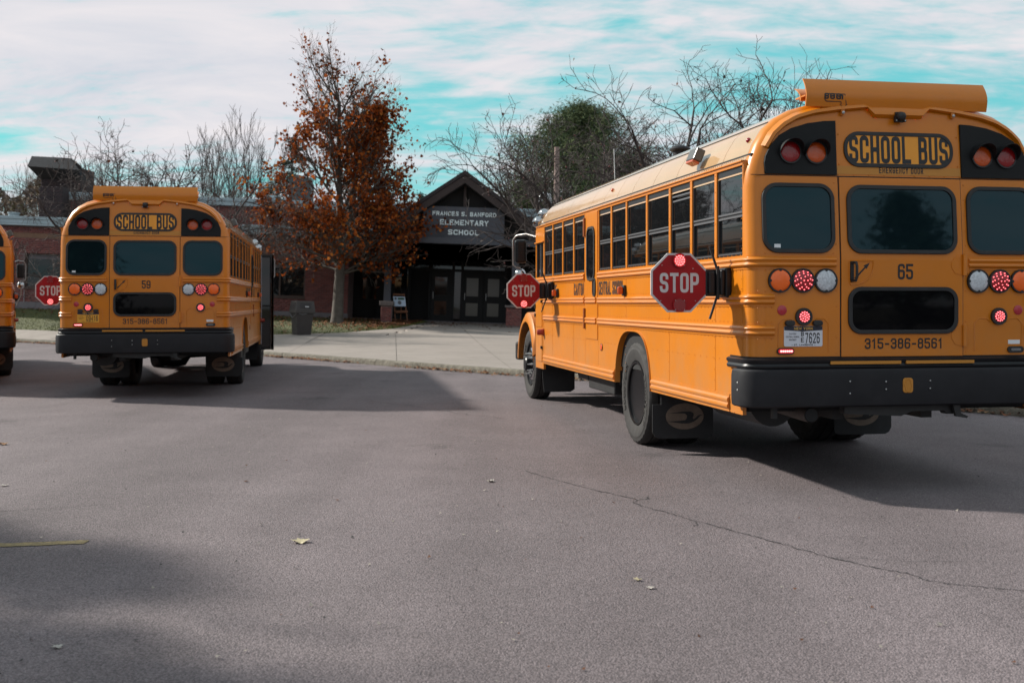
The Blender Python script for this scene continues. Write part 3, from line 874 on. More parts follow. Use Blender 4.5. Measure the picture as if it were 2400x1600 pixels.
    # black lamp panels and warning lamps
    for sg in (-1, 1):
        lp = [(.514, 2.385), (1.088, 2.385), (1.092, 2.47), (1.082, 2.52), (1.04, 2.60), (.965, 2.68), (.87, 2.735), (.74, 2.775), (.60, 2.796), (.514, 2.80)]
        m = MB(rear); m.plate([(sg * x, z) for x, z in lp], -.01, .012); pn = m.build("warning_lamp_panel", MBLK, root, bevel=.004)
        for u, lens, nm in ((.889, LREDD, "warning_lamp"), (.684, LAMBD, "warning_lamp")):
            mp = lambda x, y, d: rear(x, y, d + .012)
            lamp = led_lamp(root, nm, mp, sg * u, 2.553, .080, lens, rimr=1.10, proud=.016, notches=False)
            hd = MB(mp); N = 16; vs = []; fs = []
            for k in range(N + 1):
                a = R(-15 + 210 * k / N)
                dep = .115 * max(0.12, math.sin(R(180 * k / N)) ** .6)
                for rr, dd in ((.094, 0), (.094, dep), (.089, dep), (.089, 0)): vs.append((sg * u + rr * math.cos(a), 2.553 + rr * math.sin(a), dd))
            for k in range(N):
                for q in range(3): fs.append((4 * k + q, 4 * k + 4 + q, 4 * k + 5 + q, 4 * k + 1 + q))
            hd.add(vs, fs); hd.build("lamp_hood", MBLK, lamp, smooth=50)
    # SCHOOL BUS sign
    m = MB(rear); m.ring(rrect(0, 2.588, .90, .272, .125, 10), rrect(0, 2.588, .845, .212, .095, 10), -.004, .010)
    sgn = m.build("bus_sign", RUB, root, smooth=40, bevel=.003)
    m = MB(rear); m.plate(rrect(0, 2.588, .855, .222, .10, 10), -.002, .005); m.build("sign_face", SIGNY, sgn)
    m = MB(rear); text(m, "SCHOOL BUS", 0, 2.484, .208, w=.34, t=.165, gap=.095, width=.815, d=.0065); m.build("lettering", INK, sgn)
    m = MB(rear); text(m, "EMERGENCY DOOR", .015, 2.408, .047, w=.36, t=.17, gap=.17, width=.365, d=.002); m.build("door_lettering", INK, root)
    m = MB(rear); m.box(-.51, .51, 2.396, 2.458, -.002, .0012); m.build("header_strip", YEL2, root)
    # reversing camera
    m = MB(); c = rear(.0, 2.842, .03)
    m.box(-.036, .036, c[1] - .012, c[1] + .02, 2.80, 2.875); m.lathe([(.034, 0), (.034, .03), (.024, .045), (.012, .05), (0, .05)], (0, c[1] - .01, 2.845), (0, -1, -.25), 16)
    for x in (-.036, .036): m.lathe([(.012, 0), (.012, .008), (0, .01)], (x, c[1] - .012, 2.81), (0, -1, 0), 8, 0); m.lathe([(.005, 0), (.005, .012), (0, .012)], (x, c[1] - .012, 2.81), (0, -1, 0), 6, 1)
    m.build("rear_camera", [RUB, STEEL], root, smooth=40)
    # tail lamps
    ring3 = ([(0, 1), (.34, 6), (.62, 11), (.82, 10)], .075)
    for sg in (-1, 1):
        led_lamp(root, "tail_lamp", rear, sg * .99, 1.591, .083, LAMB, label="amber round tail lamp")
        led_lamp(root, "tail_lamp", rear, sg * .808, 1.591, .083, LRED, leds=([(0, 1), (.36, 5), (.63, 9), (.83, 12)], .056), ledmat=LED, label="lit red round tail lamp")
        led_lamp(root, "tail_lamp", rear, sg * .626, 1.591, .083, LWHT, label="clear round tail lamp")
        led_lamp(root, "brake_lamp", rear, sg * .801, 1.322, .046, LRED, rimr=1.42, leds=([(0, 1), (.40, 6), (.75, 12)], .125), ledmat=LED, notches=False)
        m = MB(rear); m.lathe([(.037, 0), (.037, .005), (.03, .008), (0, .009)], rear(sg * .970, 1.370, 0), (0, -1, 0), 18); m.build("reflector", REFL, root, smooth=40)
        # bead of the access panel
        cx = sg * .80
        for q in (-1, 1):
            m = MB(); m.tube([rear(cx + q * x, y, .001) for x, y in [(.20, 1.06), (.20, 1.27), (.165, 1.305), (.10, 1.305), (.07, 1.28)]], .004, 5)
            m.build("panel_bead", YEL, root, smooth=60)
        m = MB(rear); m.plate(rrect(sg * .945, 1.066, .135, .048, .024, 6), 0, .014); lp = m.build("strobe_lamp", RUB, root, bevel=.004)
        if sg < 0:
            m = MB(rear); m.plate(rrect(-.945, 1.066, .118, .032, .016, 5), .014, .017); m.build("lens", LEDR, lp)
            m = MB(rear)
            for k in range(6): m.plate(circle(-.945 - .042 + k * .0168 + .004, 1.066, .0085, 8), .017, .0185)
            m.build("led_row", LEDW, lp)
        else:
            m = MB(rear); m.plate(rrect(.945, 1.066, .085, .02, .01, 5), .014, .017); m.build("lens", mat("grey_lens", (.16, .16, .17), .2, bump=(120, .5, .004)), lp)
    m = MB(rear); m.plate(rect(.885, .985, 1.108, 1.140), 0, .002); m.build("sticker", WHT, root)
    m = MB(rear); m.plate(rrect(-.912, 1.274, .075, .042, .02, 5), 0, .03); m.plate(rrect(-.692, 1.274, .075, .042, .02, 5), 0, .03); m.build("plate_lamp", RUB, root, bevel=.006)
    # ---- black upper lip and bumper, wrapped round the corners
    def wrap(prof, zc, send, mi=0, ext=0):
        path = []; nr = []
        pts = []
        for k in range(8):
            ph = R(90 * (7 - k) / 7)
            pts.append((W - .13 * (1 - math.cos(ph)), .105 * (1 - math.sin(ph)), Vector((math.cos(ph) / .13, -math.sin(ph) / .105)).normalized()))
        seq = [(-W, send, Vector((-1, 0)))] + [(-x, s, Vector((-q.x, q.y))) for x, s, q in reversed(pts)] + [(x, s, q) for x, s, q in pts] + [(W, send, Vector((1, 0)))]
        m = MB(); m.sweep([(a, b_, zc) for a, b_, q in seq], [(q.x, q.y, 0) for a, b_, q in seq], prof); return m
    wrap([(0, -.042), (.018, -.042), (.03, -.034), (.034, -.018), (.026, -.006), (.024, 0), (.034, .012), (.036, .03), (.022, .038), (.006, .042), (.006, .052), (0, .052)], .972, .40).build("bumper_trim", BLK, root, smooth=40)
    wrap([(-.06, .0), (.045, .0), (.062, .012), (.066, .05), (.066, .23), (.060, .268), (.045, .283), (-.02, .283)], .649, .22).build("rear_bumper", BUMP, root, smooth=35)
    m = MB(rear); m.box(-.60, -.03, .966, .990, .02, .0385); m.box(.012, .575, .966, .990, .02, .0385); m.build("bumper_stripe", YEL2, root)
    m = MB(lambda x, y, d: (x, -.066 - d, y)); m.plate(rrect(.008, .805, .082, .112, .022, 5), -.004, .006)
    so = m.build("tow_socket_cover", YEL2, root, bevel=.003)
    m = MB(); m.tube([(.008 + x, -.073, .805 + y) for x, y in [(.0, .05), (-.018, .038), (-.02, .02), (-.03, 0), (-.02, -.02), (-.018, -.038), (0, -.05), (.018, -.038), (.02, -.02), (.03, 0), (.02, .02), (.018, .038), (0, .05)]], .003, 5); m.build("cover_bead", YEL2, so, smooth=60)
    m = MB()
    for x, z in ((-.17, .835), (-.17, .778), (.19, .838), (.19, .78), (-.46, .84), (-.46, .75)):
        m.lathe([(.0065, 0), (.0065, .006), (.003, .009), (0, .009)], (x, -.066, z), (0, -1, 0), 8)
    for sg in (-1, 1):
        for z in (.83, .775): m.lathe([(.0075, 0), (.0075, .006), (0, .009)], (sg * (W + .060), .10, z), (sg, 0, 0), 8)
    m.build("bumper_bolts", STEEL, root, smooth=40)
    # ---- under-body
    m = MB(); m.box(-.42, -.33, .3, 8.9, .52, .76); m.box(.33, .42, .3, 8.9, .52, .76)
    m.build("chassis_frame", RUB, root)
    m = MB(lambda x, y, d: (x, d, y)); m.plate([(-.46, .66), (-.46, .59), (.0, .565), (.09, .60), (.36, .602), (.38, .575), (.46, .575), (.48, .66)], .02, .10, back=True); m.build("hitch_plate", RUB, root)
    m = MB(lambda x, y, d: (x, d, y)); m.plate([(.40, .66), (.43, .56), (.52, .545), (.53, .56), (.47, .585), (.46, .66)], -.03, .0, back=True); m.build("tow_hook", RUB, root)
    m = MB(lambda x, y, d: (x, d, y)); m.plate([(-1.02, .66), (-1.02, .56), (-.985, .56), (-.985, .66)], .05, .09, back=True); m.build("pipe_hanger", RUB, root)
    m = MB(); m.tube([(-.725, .02, .585), (-.725, .18, .585), (-.72, .7, .60), (-.60, 1.3, .62), (-.60, 2.2, .62)], [.058, .058, .055, .055, .055], 20, caps=False); m.tube([(-.725, .021, .585), (-.725, .17, .585)], .052, 20, 1)
    m.build("tailpipe", [mat("rusty_pipe", (.055, .042, .036), .7, vary=(20, .3)), DARK], root, smooth=60)
    m = MB(); m.lathe([(.05, -1.02), (.07, -.6), (.09, -.28), (.22, -.2), (.25, 0), (.22, .2), (.09, .28), (.07, .6), (.05, 1.02)], (0, RW_S, RAD), (1, 0, 0), 18); m.tube([(0, RW_S + .2, RAD), (0, 5.5, .58)], .06, 10); m.build("rear_axle", RUB, root, smooth=40)
    m = MB(); m.lathe([(.06, -1.0), (.06, 1.0)], (0, FW_S, RAD - .05), (1, 0, 0), 10); m.build("front_axle", RUB, root)
    m = MB(); m.tube([(-.72, .75, .62), (-.72, 1.75, .62)], .20, 20); m.build("muffler", RUB, root, smooth=50)
    m = MB(); m.box(-1.10, -.50, 4.2, 5.35, .40, .74); m.box(-1.05, -.5, 5.6, 6.1, .47, .7); m.box(.5, 1.10, 4.0, 5.6, .42, .72); m.tube([(-.75, 6.3, .5), (-.75, 7.2, .47), (-.5, 7.6, .5)], .05, 8); m.build("fuel_tank", RUB, root, bevel=.03)
    for sg in (-1, 1):
        wheel(root, sg, RW_S, True); wheel(root, sg, FW_S, False)
        # mud flaps with the maker's oval emblem
        mpf = lambda x, y, d: (x, 2.40 - d, y)
        a, c = (1.225, .62)
        lp = [(sg * 1.14, .80), (sg * 1.14, .46), (sg * 1.225, .46), (sg * 1.225, .20), (sg * 1.20, .155), (sg * 1.16, .135), (sg * .68, .135), (sg * .63, .15), (sg * .62, .19), (sg * .62, .80)]
        m = MB(mpf); m.plate(lp, 0, .012, back=True); fl = m.build("mud_flap", FLAP, root, bevel=.003)
        cx = sg * .905
        m = MB(mpf); m.plate(circle(cx, .345, .188, 36, .124), .010, .0145); m.build("emblem", LOGO, fl)
        # bird-like swoosh inside the oval
        bird = [(-.165, .030), (-.02, .046), (.055, .046), (.085, .030), (.088, .012), (.078, -.018), (.084, -.028), (.10, -.022), (.128, .004), (.15, .012), (.178, .012), (.150, .0), (.125, -.028), (.09, -.052), (.04, -.068), (-.03, -.068), (-.178, -.046), (-.05, -.042), (.005, -.036), (.02, -.018), (.022, .008), (.0, .026), (-.06, .030)]
        m = MB(mpf); m.plate([(cx + x, .345 + y) for x, y in bird], .0145, .0165); m.build("emblem_bird", FLAP, fl)
        m = MB(lambda x, y, d: (x, 7.93 - d, y)); m.plate([(sg * 1.13, .62), (sg * 1.13, .36), (sg * 1.11, .145), (sg * .72, .145), (sg * .66, .18), (sg * .66, .62)], 0, .012, back=True); m.build("mud_flap", FLAP, root)
    # ---- hood, front end
    m = MB(); secs = []
    for s, w_, zt_, zb in ((7.98, .98, 1.72, .75), (8.5, .94, 1.66, .75), (9.1, .86, 1.56, .75), (9.55, .74, 1.42, .72), (9.66, .62, 1.30, .70)):
        secs.append([(-w_, s, zb), (-w_, s, zt_ - .25), (-w_ * .9, s, zt_ - .08), (-w_ * .6, s, zt_), (0, s, zt_ + .03), (w_ * .6, s, zt_), (w_ * .9, s, zt_ - .08), (w_, s, zt_ - .25), (w_, s, zb)])
    k = 9; m.add([p for q in secs for p in q], [(r * k + i, r * k + i + 1, (r + 1) * k + i + 1, (r + 1) * k + i) for r in range(4) for i in range(8)] + [tuple(4 * k + i for i in range(9))])
    m.build("hood", YEL, root, smooth=40)
    m = MB(); m.box(-.45, .45, 9.64, 9.69, .85, 1.25); m.build("grille", BLK, root, bevel=.02)
    m = MB(); m.box(-1.18, 1.18, 9.66, 9.82, .52, .80); m.build("front_bumper", BUMP, root, bevel=.03)
    for sg in (-1, 1):
        m = MB(); m.lathe([(.10, 0), (.10, .06), (.06, .08), (0, .085)], (sg * .83, 9.22, 1.08), (0, 1, 0), 16); m.build("headlight", LWHT, root, smooth=40)
    m = MB(); m.add([(-1.08, 8.0, 1.72), (1.08, 8.0, 1.72), (1.12, 8.02, 2.30), (-1.12, 8.02, 2.30), (-1.08, 7.9, 1.72), (1.08, 7.9, 1.72), (1.12, 7.9, 2.30), (-1.12, 7.9, 2.30)], [(0, 1, 2, 3), (0, 4, 5, 1), (1, 5, 6, 2), (2, 6, 7, 3), (3, 7, 4, 0)]); m.build("windscreen", GLASS2, root)
    # mirrors on both sides
    for sg in (-1, 1):
        s = 8.42
        m = MB()
        m.tube([(sg * 1.16, 8.05, 2.36), (sg * 1.30, 8.30, 2.425), (sg * 1.42, s, 2.405), (sg * 1.465, s + .02, 2.34), (sg * 1.465, s + .02, 1.98), (sg * 1.43, s, 1.94), (sg * 1.36, s, 1.93)], .014, 8)
        m.tube([(sg * 1.38, s, 1.94), (sg * 1.37, s + .03, 1.60), (sg * 1.25, s + .1, 1.34)], .013, 8); m.tube([(sg * 1.10, 8.05, 1.35), (sg * 1.10, 8.06, 2.4)], .010, 6)
        mr = m.build("side_mirror", mat("mirror_bracket_metal", (.28, .26, .25), .35, metal=.7), root, smooth=50)
        m = MB(); m.box(sg * 1.265, sg * 1.435, s - .02, s + .09, 2.0, 2.35); m.build("mirror_housing", BLK, mr, bevel=.04)
        for z in (2.06, 2.15, 2.24):
            m = MB(); m.box(sg * 1.28, sg * 1.42, s - .026, s - .018, z, z + .012); m.build("housing_rib", BLK, mr)
        m = MB(); m.lathe([(.085, 0), (.07, .05), (.04, .075), (0, .085)], (sg * 1.36, s - .0, 1.84), (0, -1, 0), 16); m.build("convex_mirror", CHR, mr, smooth=50)
        m = MB(); m.lathe([(.10, 0), (.11, .04), (.10, .09), (.05, .12), (0, .13)], (sg * 1.22, 9.45, 1.55), (sg * .4, .9, 0), 16); m.tube([(sg * .95, 9.2, 1.35), (sg * 1.2, 9.4, 1.45), (sg * 1.22, 9.45, 1.55)], .012, 6); m.build("cross_mirror", BLK, root, smooth=40)
        # front warning lamps in chrome shells
        for (u, z) in ((1.13, 2.60), (1.05, 2.71)):
            m = MB(); m.lathe([(0, -.075), (.04, -.07), (.07, -.04), (.08, .0), (.08, .11), (.07, .11), (.065, 0)], (sg * u, 8.18, z), (0, 1, -.05), 18); m.build("front_warning_lamp", CHR, root, smooth=40)
    # roof furniture: hatch vent, side flood lamps, aerial, clearance lamps
    m = MB(); m.lathe([(.085, 0), (.085, .24), (.115, .245), (.12, .265), (.10, .29), (.05, .305), (0, .31)], (-.10, 4.9, 2.975), (0, 0, 1), 24); m.build("roof_vent", BUMP, root, smooth=40)
    m = MB(); m.tube([(-.35, 6.87, 2.95), (-.36, 6.89, 3.50)], .006, 6); m.build("aerial", STEEL, root)
    for sg in (-1, 1):
        m = MB(); 
        for k in range(1): pass
        c = Vector((sg * 1.135, 1.30, 2.655)); nx = Vector((sg * .92, 0, .39)); up = Vector((-sg * .39, 0, .92))
        def fm(x, y, d): p = c + Vector((0, 1, 0)) * x + up * y + nx * d; return tuple(p)
        m = MB(fm); m.box(-.10, .10, -.055, .055, .01, .09)
        fl = m.build("flood_lamp", mat("flood_lamp_metal", (.10, .095, .09), .35, metal=.5), root, bevel=.01)
        m = MB(fm); m.box(-.085, .085, -.075, -.055, .02, .085); m.build("lens", LAMBD, fl)
        for s in (.32, 4.25):
            m = MB(); m.lathe([(.022, 0), (.02, .012), (.01, .02), (0, .022)], (sg * 1.10, s, 2.672), (sg, 0, .55), 10); m.build("clearance_lamp", LREDD if s < 1 else LAMBD, root, smooth=50)
    # roof-top strobe shield: two curved yellow panels, with brackets and the maker's mark
    def arc_panel(s0, bulge, u, z0, z1, thk, front):
        m = MB(); pf = []
        for k in range(9):
            t = k / 8
            if front: pf.append((s0 + bulge * (2 * t - 1) ** 2 * .3 + .10 * t * t, z0 + (z1 - z0) * t))
            else: pf.append((s0 + .018 * (1 - t) ** 2 * 1.5 + .075 * max(0, t - .35) ** 1.6 / .5, z0 + (z1 - z0) * t))
        vs = []
        for x in (-u, u):
            vs += [(x, s, z) for s, z in pf] + [(x, s + thk, z) for s, z in pf]
        k = 9; fs = []
        for o in (0, k):
            fs += [(o + i, o + i + 1, 2 * k + o + i + 1, 2 * k + o + i) for i in range(8)]
        for o in (0, 2 * k): fs += [(o + i, o + i + 1, o + k + i + 1, o + k + i) for i in range(8)]
        fs += [(8, 8 + k, 8 + 3 * k, 8 + 2 * k), (0, k, 3 * k, 2 * k)]
        m.add(vs, fs); return m, pf
    m, pf = arc_panel(.045, 0, .748, 2.905, 3.122, .012, False)
    sh = m.build("roof_visor", YEL, root, smooth=40)
    m, _ = arc_panel(.15, .05, .748, 2.96, 3.07, .012, True); m.build("visor_panel", YEL, sh, smooth=40)
    m = MB(); m.box(-.745, .745, .085, .26, 2.985, 2.995); m.build("visor_base", YEL, sh)
    for x in (-.455, .455):
      m = MB(); m.box(x - .014, x + .014, .054, .073, 2.845, 2.908); m.build("visor_bracket", YEL, sh, bevel=.002)
    for x in (-.455, .455):
      m = MB(); m.lathe([(.012, 0), (.012, .012), (.005, .018), (0, .018)], (x, .056, 2.862), (0, -1, 0), 8)
      m.build("bracket_bolt", STEEL, sh, smooth=40)
    def vis(x, y, d):
        t = (y - 2.905) / (3.122 - 2.905); s = .045 + .018 * (1 - t) ** 2 * 1.5 + .075 * max(0, t - .35) ** 1.6 / .5
        return (x, s - d, y)
    m = MB(vis)
    text(m, "see", -.538, 2.962, .062, w=.50, t=.17, gap=.14, d=.002); text(m, "n", -.468, 2.962, .05, w=.40, t=.24, gap=.14, d=.002)
    ol = [(-.435, 3.0, .0), (-.56, 3.0, .024), (-.61, 3.0, .02), (-.61, 2.945, .024), (-.56, 2.945, 0), (-.468, 2.945, 0), (-.464, 2.925, 0), (-.475, 2.925, 0), (-.447, 2.908, 0), (-.419, 2.922, 0), (-.425, 2.925, 0)]
    P2 = _fillet([(x, z, r) for x, z, r in [(-.438, 3.002, 0), (-.602, 3.002, .028), (-.602, 2.945, .028), (-.468, 2.945, 0), (-.464, 2.927, 0), (-.476, 2.925, 0), (-.446, 2.908, 0), (-.418, 2.924, 0), (-.424, 2.928, 0)]], True)
    k = len(P2); c = Vector((-.51, 2.96)); vs = []
    for i in range(k):
        d1 = (P2[i] - P2[i - 1]).normalized(); d2 = (P2[(i + 1) % k] - P2[i]).normalized(); q = Vector((-(d1 + d2).y, (d1 + d2).x)); q = q.normalized() if q.length > .1 else q
        vs += [(*(P2[i] + q * .0032), .0025), (*(P2[i] - q * .0032), .0025)]
    m.add(vs, [(2 * i, 2 * i + 1, 2 * ((i + 1) % k) + 1, 2 * ((i + 1) % k)) for i in range(k)])
    m.build("visor_decal", INK, sh)
    for x in (-.17, 0, .17):
        m = MB(); m.lathe([(.016, 0), (.016, .010), (.010, .018), (0, .02)], (x, .086, 2.940), (0, -.3, -1), 12); m.build("clearance_lamp", LGLOW, root, smooth=40)
    return root

def stop_arm(root, s, lit_top, z=1.58, parts=None):
    """octagonal stop sign swung out from the left side of the bus"""
    arm = MB()
    mp = sidemap(-1)
    X0 = -(W)
    arm.box(X0 - .05, X0, s - .085, s + .085, z - .115, z + .115); arm.box(X0 - .085, X0 - .05, s - .075, s + .03, z - .10, z + .10)
    arm.box(X0 - .185, X0 - .085, s + .0, s + .022, z - .105, z + .105); arm.box(X0 - .165, X0 - .11, s - .025, s, z - .085, z + .085)
    a = arm.build("stop_arm", BLK, root, bevel=.012)
    g = MB()
    for (za, zb) in ((.10, .28), (-.10, -.28)):
        g.tube([(X0 - .095, s - .02, z + za), (X0 - .16, s - .03, z + zb)], .011, 4)
    g.box(X0 - .105, X0 - .085, s - .04, s - .02, z - .13, z + .13)
    g.build("wind_guard", RUB, a)
    st = MB(lambda x, y, d: (x, s - .012 - d, y)); st.plate(rect(X0 - .085, X0 - .07, z - .0, z + .025), .015, .0165) ; st.plate(rect(X0 - .085, X0 - .07, z - .045, z - .022), .015, .0165); st.build("sticker", WHT, a)
    cx = X0 - .24 - .155; ss = s + .012
    om = lambda x, y, d: (cx + x, ss - .008 - d, z + y)
    r_ = .2285 / math.cos(R(22.5))
    def octo(r): return [(r * math.cos(R(22.5 + 45 * k)), r * math.sin(R(22.5 + 45 * k))) for k in range(8)]
    p = MB(om); p.plate(octo(r_), -.012, 0, back=True); p.build("stop_sign", SIGNWHT, a)
    p = MB(om); p.plate(octo(r_ - .017), 0, .0012); p.build("sign_face", SIGNRED, a)
    p = MB(om); text(p, "STOP", 0, -.076, .152, w=.36, t=.165, gap=.10, width=.315, d=.003); p.build("lettering", SIGNWHT, a)
    for y, on in ((.172, lit_top), (-.172, not lit_top)):
        m = MB(om); m.ring(circle(0, y, .056, 20), circle(0, y, .048, 20), 0, .018); lm = m.build("flasher", SIGNRED, a, smooth=40)
        m = MB(om); m.plate(circle(0, y, .049, 20), .0, .015); m.build("lens", LEDR if on else LREDD, a)
        if on:
            m = MB(om)
            for rg, c in ((0, 1), (.40, 6), (.74, 12)):
                for k in range(c): m.plate(circle(rg * .048 * math.cos(2 * math.pi * k / c + rg), y + rg * .048 * math.sin(2 * math.pi * k / c + rg), .0052, 6), .015, .0175)
            m.build("led_cluster", LEDW, a)
        m = MB(om)
        for sx in (-1, 1):
            for sy in (-1, 1): m.plate(circle(sx * .036, y + sy * .036, .0035, 6), .018, .021)
        m.build("screw", STEEL, a)
    m = MB(om)
    for x, y in ((-.14, .135), (.11, .11), (-.15, -.14), (.13, -.14)): m.plate(circle(x, y, .004, 6), .001, .004)
    m.build("screw", STEEL, a)
    return a

def number_decal(root, num):
    m = MB(lambda x, y, d: rear(x, y, d + .010)); text(m, num, .02, 1.602, .118, w=.40, t=.155, gap=.10, width=.125, d=.002); m.build("bus_number", INK, root)
    for sg in (-1, 1):
        mm = MB(lambda x, y, d: (sg * (W + d), 6.70 - x * (1 if sg < 0 else -1), y)); text(mm, num, 0, 1.511, .148, w=.36, t=.17, width=.17, d=.002); mm.build("bus_number", INK, root)
def licence_plate(root, white, big):
    cx, cy = -.802, 1.176
    mp = lambda x, y, d: rear(cx + x, cy + y, d)
    m = MB(mp); m.plate(rrect(0, 0, .305, .152, .012, 4), 0, .005); pl = m.build("licence_plate", PLATE_W if white else PLATE_G, root)
    m = MB(mp); m.plate([(-.1515, .075), (-.1515, .046), (0, .036), (.1515, .046), (.1515, .075)], .005, .006); m.build("plate_band", PLATE_B, pl)
    m = MB(mp); text(m, "NEW YORK", 0, .048, .020, w=.7, t=.2, gap=.2, width=.15, d=.007); m.build("plate_state", GOLD, pl)
    m = MB(mp)
    if white:
        text(m, big, .072, -.052, .078, w=.42, t=.14, gap=.16, width=.115, d=.006)
        text(m, "B", -.008, .0, .034, w=.5, t=.17, d=.006); text(m, "E", -.008, -.044, .034, w=.5, t=.17, d=.006)
        text(m, "CANTON", -.085, .012, .012, w=.5, t=.16, width=.055, d=.006); text(m, "CENTRAL SCHOOL", -.085, -.010, .012, w=.5, t=.16, width=.108, d=.006); text(m, "DISTRICT", -.085, -.032, .012, w=.5, t=.16, width=.058, d=.006)
    else:
        text(m, big, .055, -.052, .078, w=.42, t=.14, gap=.16, width=.165, d=.006)
        text(m, "CANTON", -.10, .012, .010, w=.5, t=.16, width=.05, d=.006); text(m, "CENTRAL SCHOOL", -.095, -.010, .010, w=.5, t=.16, width=.08, d=.006); text(m, "DISTRICT", -.10, -.03, .010, w=.5, t=.16, width=.05, d=.006)
    text(m, "- ST. LAWRENCE -", 0, -.070, .013, w=.6, t=.2, gap=.2, width=.19, d=.006)
    m.build("plate_number", INK, pl)

bus = make_bus()
bus2 = copy_tree(bus); bus3 = copy_tree(bus)
B65 = (2.9607, 8.571, .179, 0.0); B59 = (-5.436, 16.73, .158, .03); B3 = (-9.7, 18.9, .41, .0)
for o, b, lab in ((bus, B65, "nearest yellow school bus, number 65, both red stop arms swung out"),
                  (bus2, B59, "yellow school bus number 59 with its front door folded open at the kerb"),
                  (bus3, B3, "yellow school bus mostly cut off by the left edge of the photo")):
    o.location = (b[0], b[1], b[3]); o.rotation_euler = (0, 0, b[2]); o["label"] = lab; o["group"] = "school buses at the kerb"
for ch in bus2.children:
    if ch.name.startswith("wheel") and ch.type == 'EMPTY': ch.location.z -= .03
stop_arm(bus, .46, True); stop_arm(bus, 6.85, False)
stop_arm(bus2, 1.2, False); stop_arm(bus2, 6.85, True)
number_decal(bus, "65"); licence_plate(bus, True, "7626")
number_decal(bus2, "59"); licence_plate(bus2, False, "09416")
# open folding entrance door of bus 59, two glazed leaves standing out from the right side
def door_leaf(root, s, u0, u1, skew):
    mp = lambda x, y, d: (x, s + skew * (x - u0) - d, y)
    m = MB(mp); m.ring(rect(u0, u1, .38, 2.42), rect(u0 + .02, u1 - .02, .45, 2.36), -.018, .018); m.box(u0 + .018, u1 - .018, 1.30, 1.34, -.015, .015)
    f = m.build("entrance_door", BLK, root, bevel=.004)
    m = MB(mp); m.plate(rect(u0 + .02, u1 - .02, .45, 1.30), -.004, .004); m.plate(rect(u0 + .02, u1 - .02, 1.34, 2.36), -.004, .004); m.build("pane", GLASS2, f)
    m = MB(mp); m.box(u0 + .008, u0 + .022, .5, 2.4, .018, .03); m.build("door_seal", mat("pale_door_trim", (.32, .30, .34), .4, metal=.4), f)
door_leaf(bus2, 7.50, 1.222, 1.432, .10); door_leaf(bus2, 7.50, 1.436, 1.505, -3.0)
